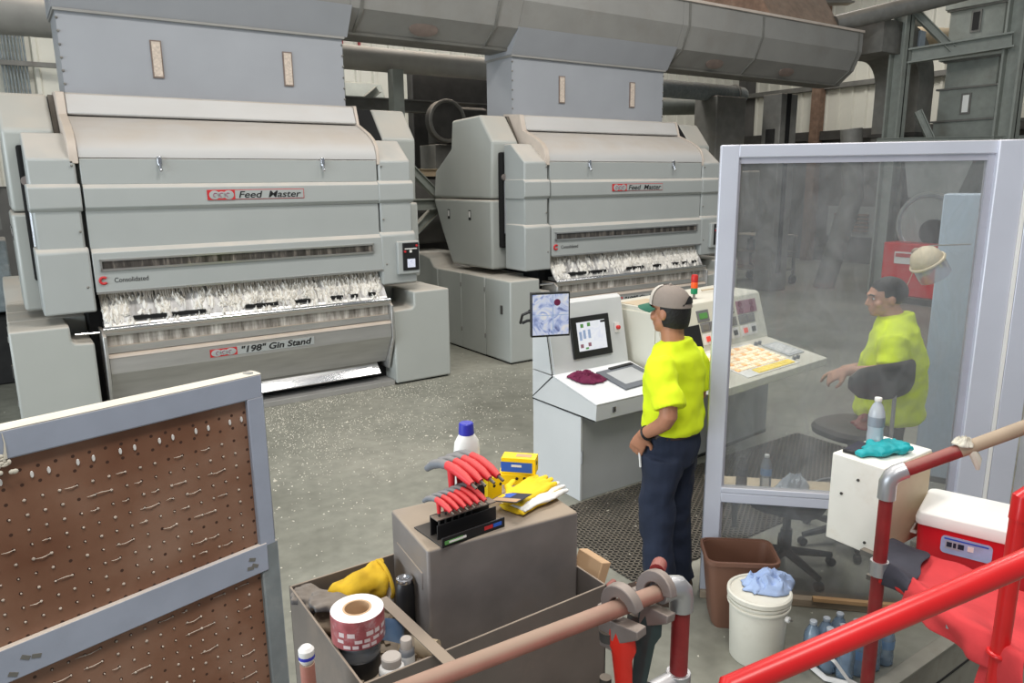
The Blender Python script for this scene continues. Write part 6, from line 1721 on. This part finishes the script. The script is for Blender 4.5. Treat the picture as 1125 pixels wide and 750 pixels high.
MB().tube([(2.222, 0.772, 1.47), (2.222, 0.772, 1.53), (2.25, 0.755, 1.55), (2.30, 0.72, 1.56), (2.7, 0.45, 1.60)], 0.026, 16).build('upper_rail', 'red_paint', **W)
MB().torus((2.222, 0.772, 1.05), 0.026, 0.008, 16, 8).build('weld_collar', 'red_paint', **W)
# ================================================================ cooler and jacket
cl = thing('drink_cooler', 'red drink cooler with a white lid and oval label on the right', 'cooler', (2.84, 1.32, 0.80), R(-72))
W = dict(parent=cl)
# local x runs along the long side, -y is the face towards us
MB().loft([rrect(.205, .135, 0.0, .03), rrect(.215, .145, 0.265, .03)], M=T(.205, .14, 0)).build('cooler_body', 'cooler_red', bevel=0.004, **W)
MB().loft([rrect(.222, .152, 0.262, .03), rrect(.224, .154, 0.285, .03), rrect(.215, .145, 0.312, .03), rrect(.19, .12, 0.318, .03)], M=T(.205, .14, 0)).build('lid', 'cooler_white', bevel=0.004, **W)
lb_ = MB().loft([[(x, y, z) for x, z, _ in rrect(.085, .036, 0, .016)] for y in (-0.006, 0.0)], M=T(.165, 0.0, 0.205)).build('oval_label', 'blue_cloth', **W)
MB().box(.095, .145, -0.0075, -0.005, .19, .225).build('label_print', 'cabinet_blue', lb_)
for i, (x, w_) in enumerate(((.13, .018), (.152, .01), (.168, .02), (.20, .02))):
    MB().box(x - .03, x - .03 + w_, -0.0085, -0.005, .198, .218).build('label_print', 'trousers' if i < 3 else 'sticker_white', lb_)
MB().box(.09, .237, -0.0072, -0.005, .227, .233).build('label_print', 'blue_print', lb_)
MB().tube([(-0.012, 0.05, .2), (-0.03, 0.05, .2), (-0.03, 0.2, .2), (-0.012, 0.2, .2)], 0.008, 8).build('side_handle', 'cooler_white', **W)
pl = thing('plank_shelf', 'grey wooden plank shelf carrying the red cooler', 'shelf', (3.0, 1.1, 0.77))
MB().box(-0.02, 0.75, -0.02, 0.30, -0.03, 0.0, T(2.84, 1.32, 0.80) @ rot2(R(-72))).build('plank', 'wood_grey', pl, world=True)
MB().box(0.66, 0.72, 0.0, 0.28, -1.4, -0.03, T(2.84, 1.32, 0.80) @ rot2(R(-72))).build('support', 'wood_grey', pl, world=True)
def cloth_sheet(path, half, seed, m, name, parent, amp=0.012, sub=1, thick=0.006):
    # path: list of (p, across) points; sheet with folds
    rows = []
    for i, (c, ax, w0, w1) in enumerate(path):
        c, ax = Vector(c), Vector(ax).normalized()
        rows.append([c + ax * (w0 + (w1 - w0) * k / half) for k in range(half + 1)])
    mb = MB()
    n = half + 1
    vs = []
    for i, r in enumerate(rows):
        for k, p in enumerate(r):
            q = Vector((p.x * 9 + seed, p.y * 9, p.z * 9))
            vs.append(p + Vector((noise.noise(q), noise.noise(q + Vector((7, 3, 1))), 0.4 * noise.noise(q + Vector((2, 9, 4))))) * amp)
    fs = [(i * n + k, i * n + k + 1, (i + 1) * n + k + 1, (i + 1) * n + k) for i in range(len(rows) - 1) for k in range(half)]
    mb.add(vs, fs)
    o = mb.build(name, m, parent)
    so = o.modifiers.new('solid', 'SOLIDIFY'); so.thickness = thick; so.offset = 0
    su = o.modifiers.new('sub', 'SUBSURF'); su.levels = 2; su.render_levels = 2
    return o
jk = thing('jacket', 'red and dark grey jacket draped over the lower red rail', 'jacket', (0, 0, 0))
A0, A1 = Vector((2.78, 1.37, 0.985)), Vector((2.90, 0.88, 0.93))       # row against the cooler
B0, B1 = Vector((2.475, 1.245, 1.045)), Vector((2.215, 0.745, 1.10))    # row over the rail
def drape(u0, u1, hang, m, name, seed, half, puff=0.0):
    a0, a1, b0, b1 = A0.lerp(A1, u0), A0.lerp(A1, u1), B0.lerp(B1, u0), B0.lerp(B1, u1)
    nrm = Vector((-0.80, -0.25, 0)).normalized()
    path = []
    for i in range(7):
        u = i / 6
        p, q = a0.lerp(b0, u), a1.lerp(b1, u)
        sag = -0.05 * math.sin(PI * u) + puff * math.sin(PI * min(1, u * 1.2))
        path.append((p + Vector((0, 0, sag)), q - p, 0, (q - p).length))
    for i in range(7):
        u = (i + 1) / 7
        p, q = b0 + nrm * (0.035 * min(1, u * 3)) + Vector((0, 0, -hang * u)), b1 + nrm * (0.035 * min(1, u * 3)) + Vector((0, 0, -hang * u))
        path.append((p, q - p, -0.02 * u, (q - p).length + 0.01 * u))
    return cloth_sheet(path, half, seed, m, name, jk, 0.028)
drape(-0.06, 0.24, 0.07, 'jacket_grey', 'hood', 2, 9, 0.05)
drape(0.22, 1.02, 0.10, 'jacket_red', 'jacket_body', 5, 18, 0.01)
drape(0.86, 1.12, 0.24, 'jacket_red', 'sleeve', 9, 7, 0.02)
zp = B0.lerp(B1, 0.55) + Vector((-0.045, -0.03, -0.05))
MB().box(-0.012, 0.012, -0.004, 0.004, -0.006, 0.006, T(*zp)).build('zip_pull', 'chrome', jk)
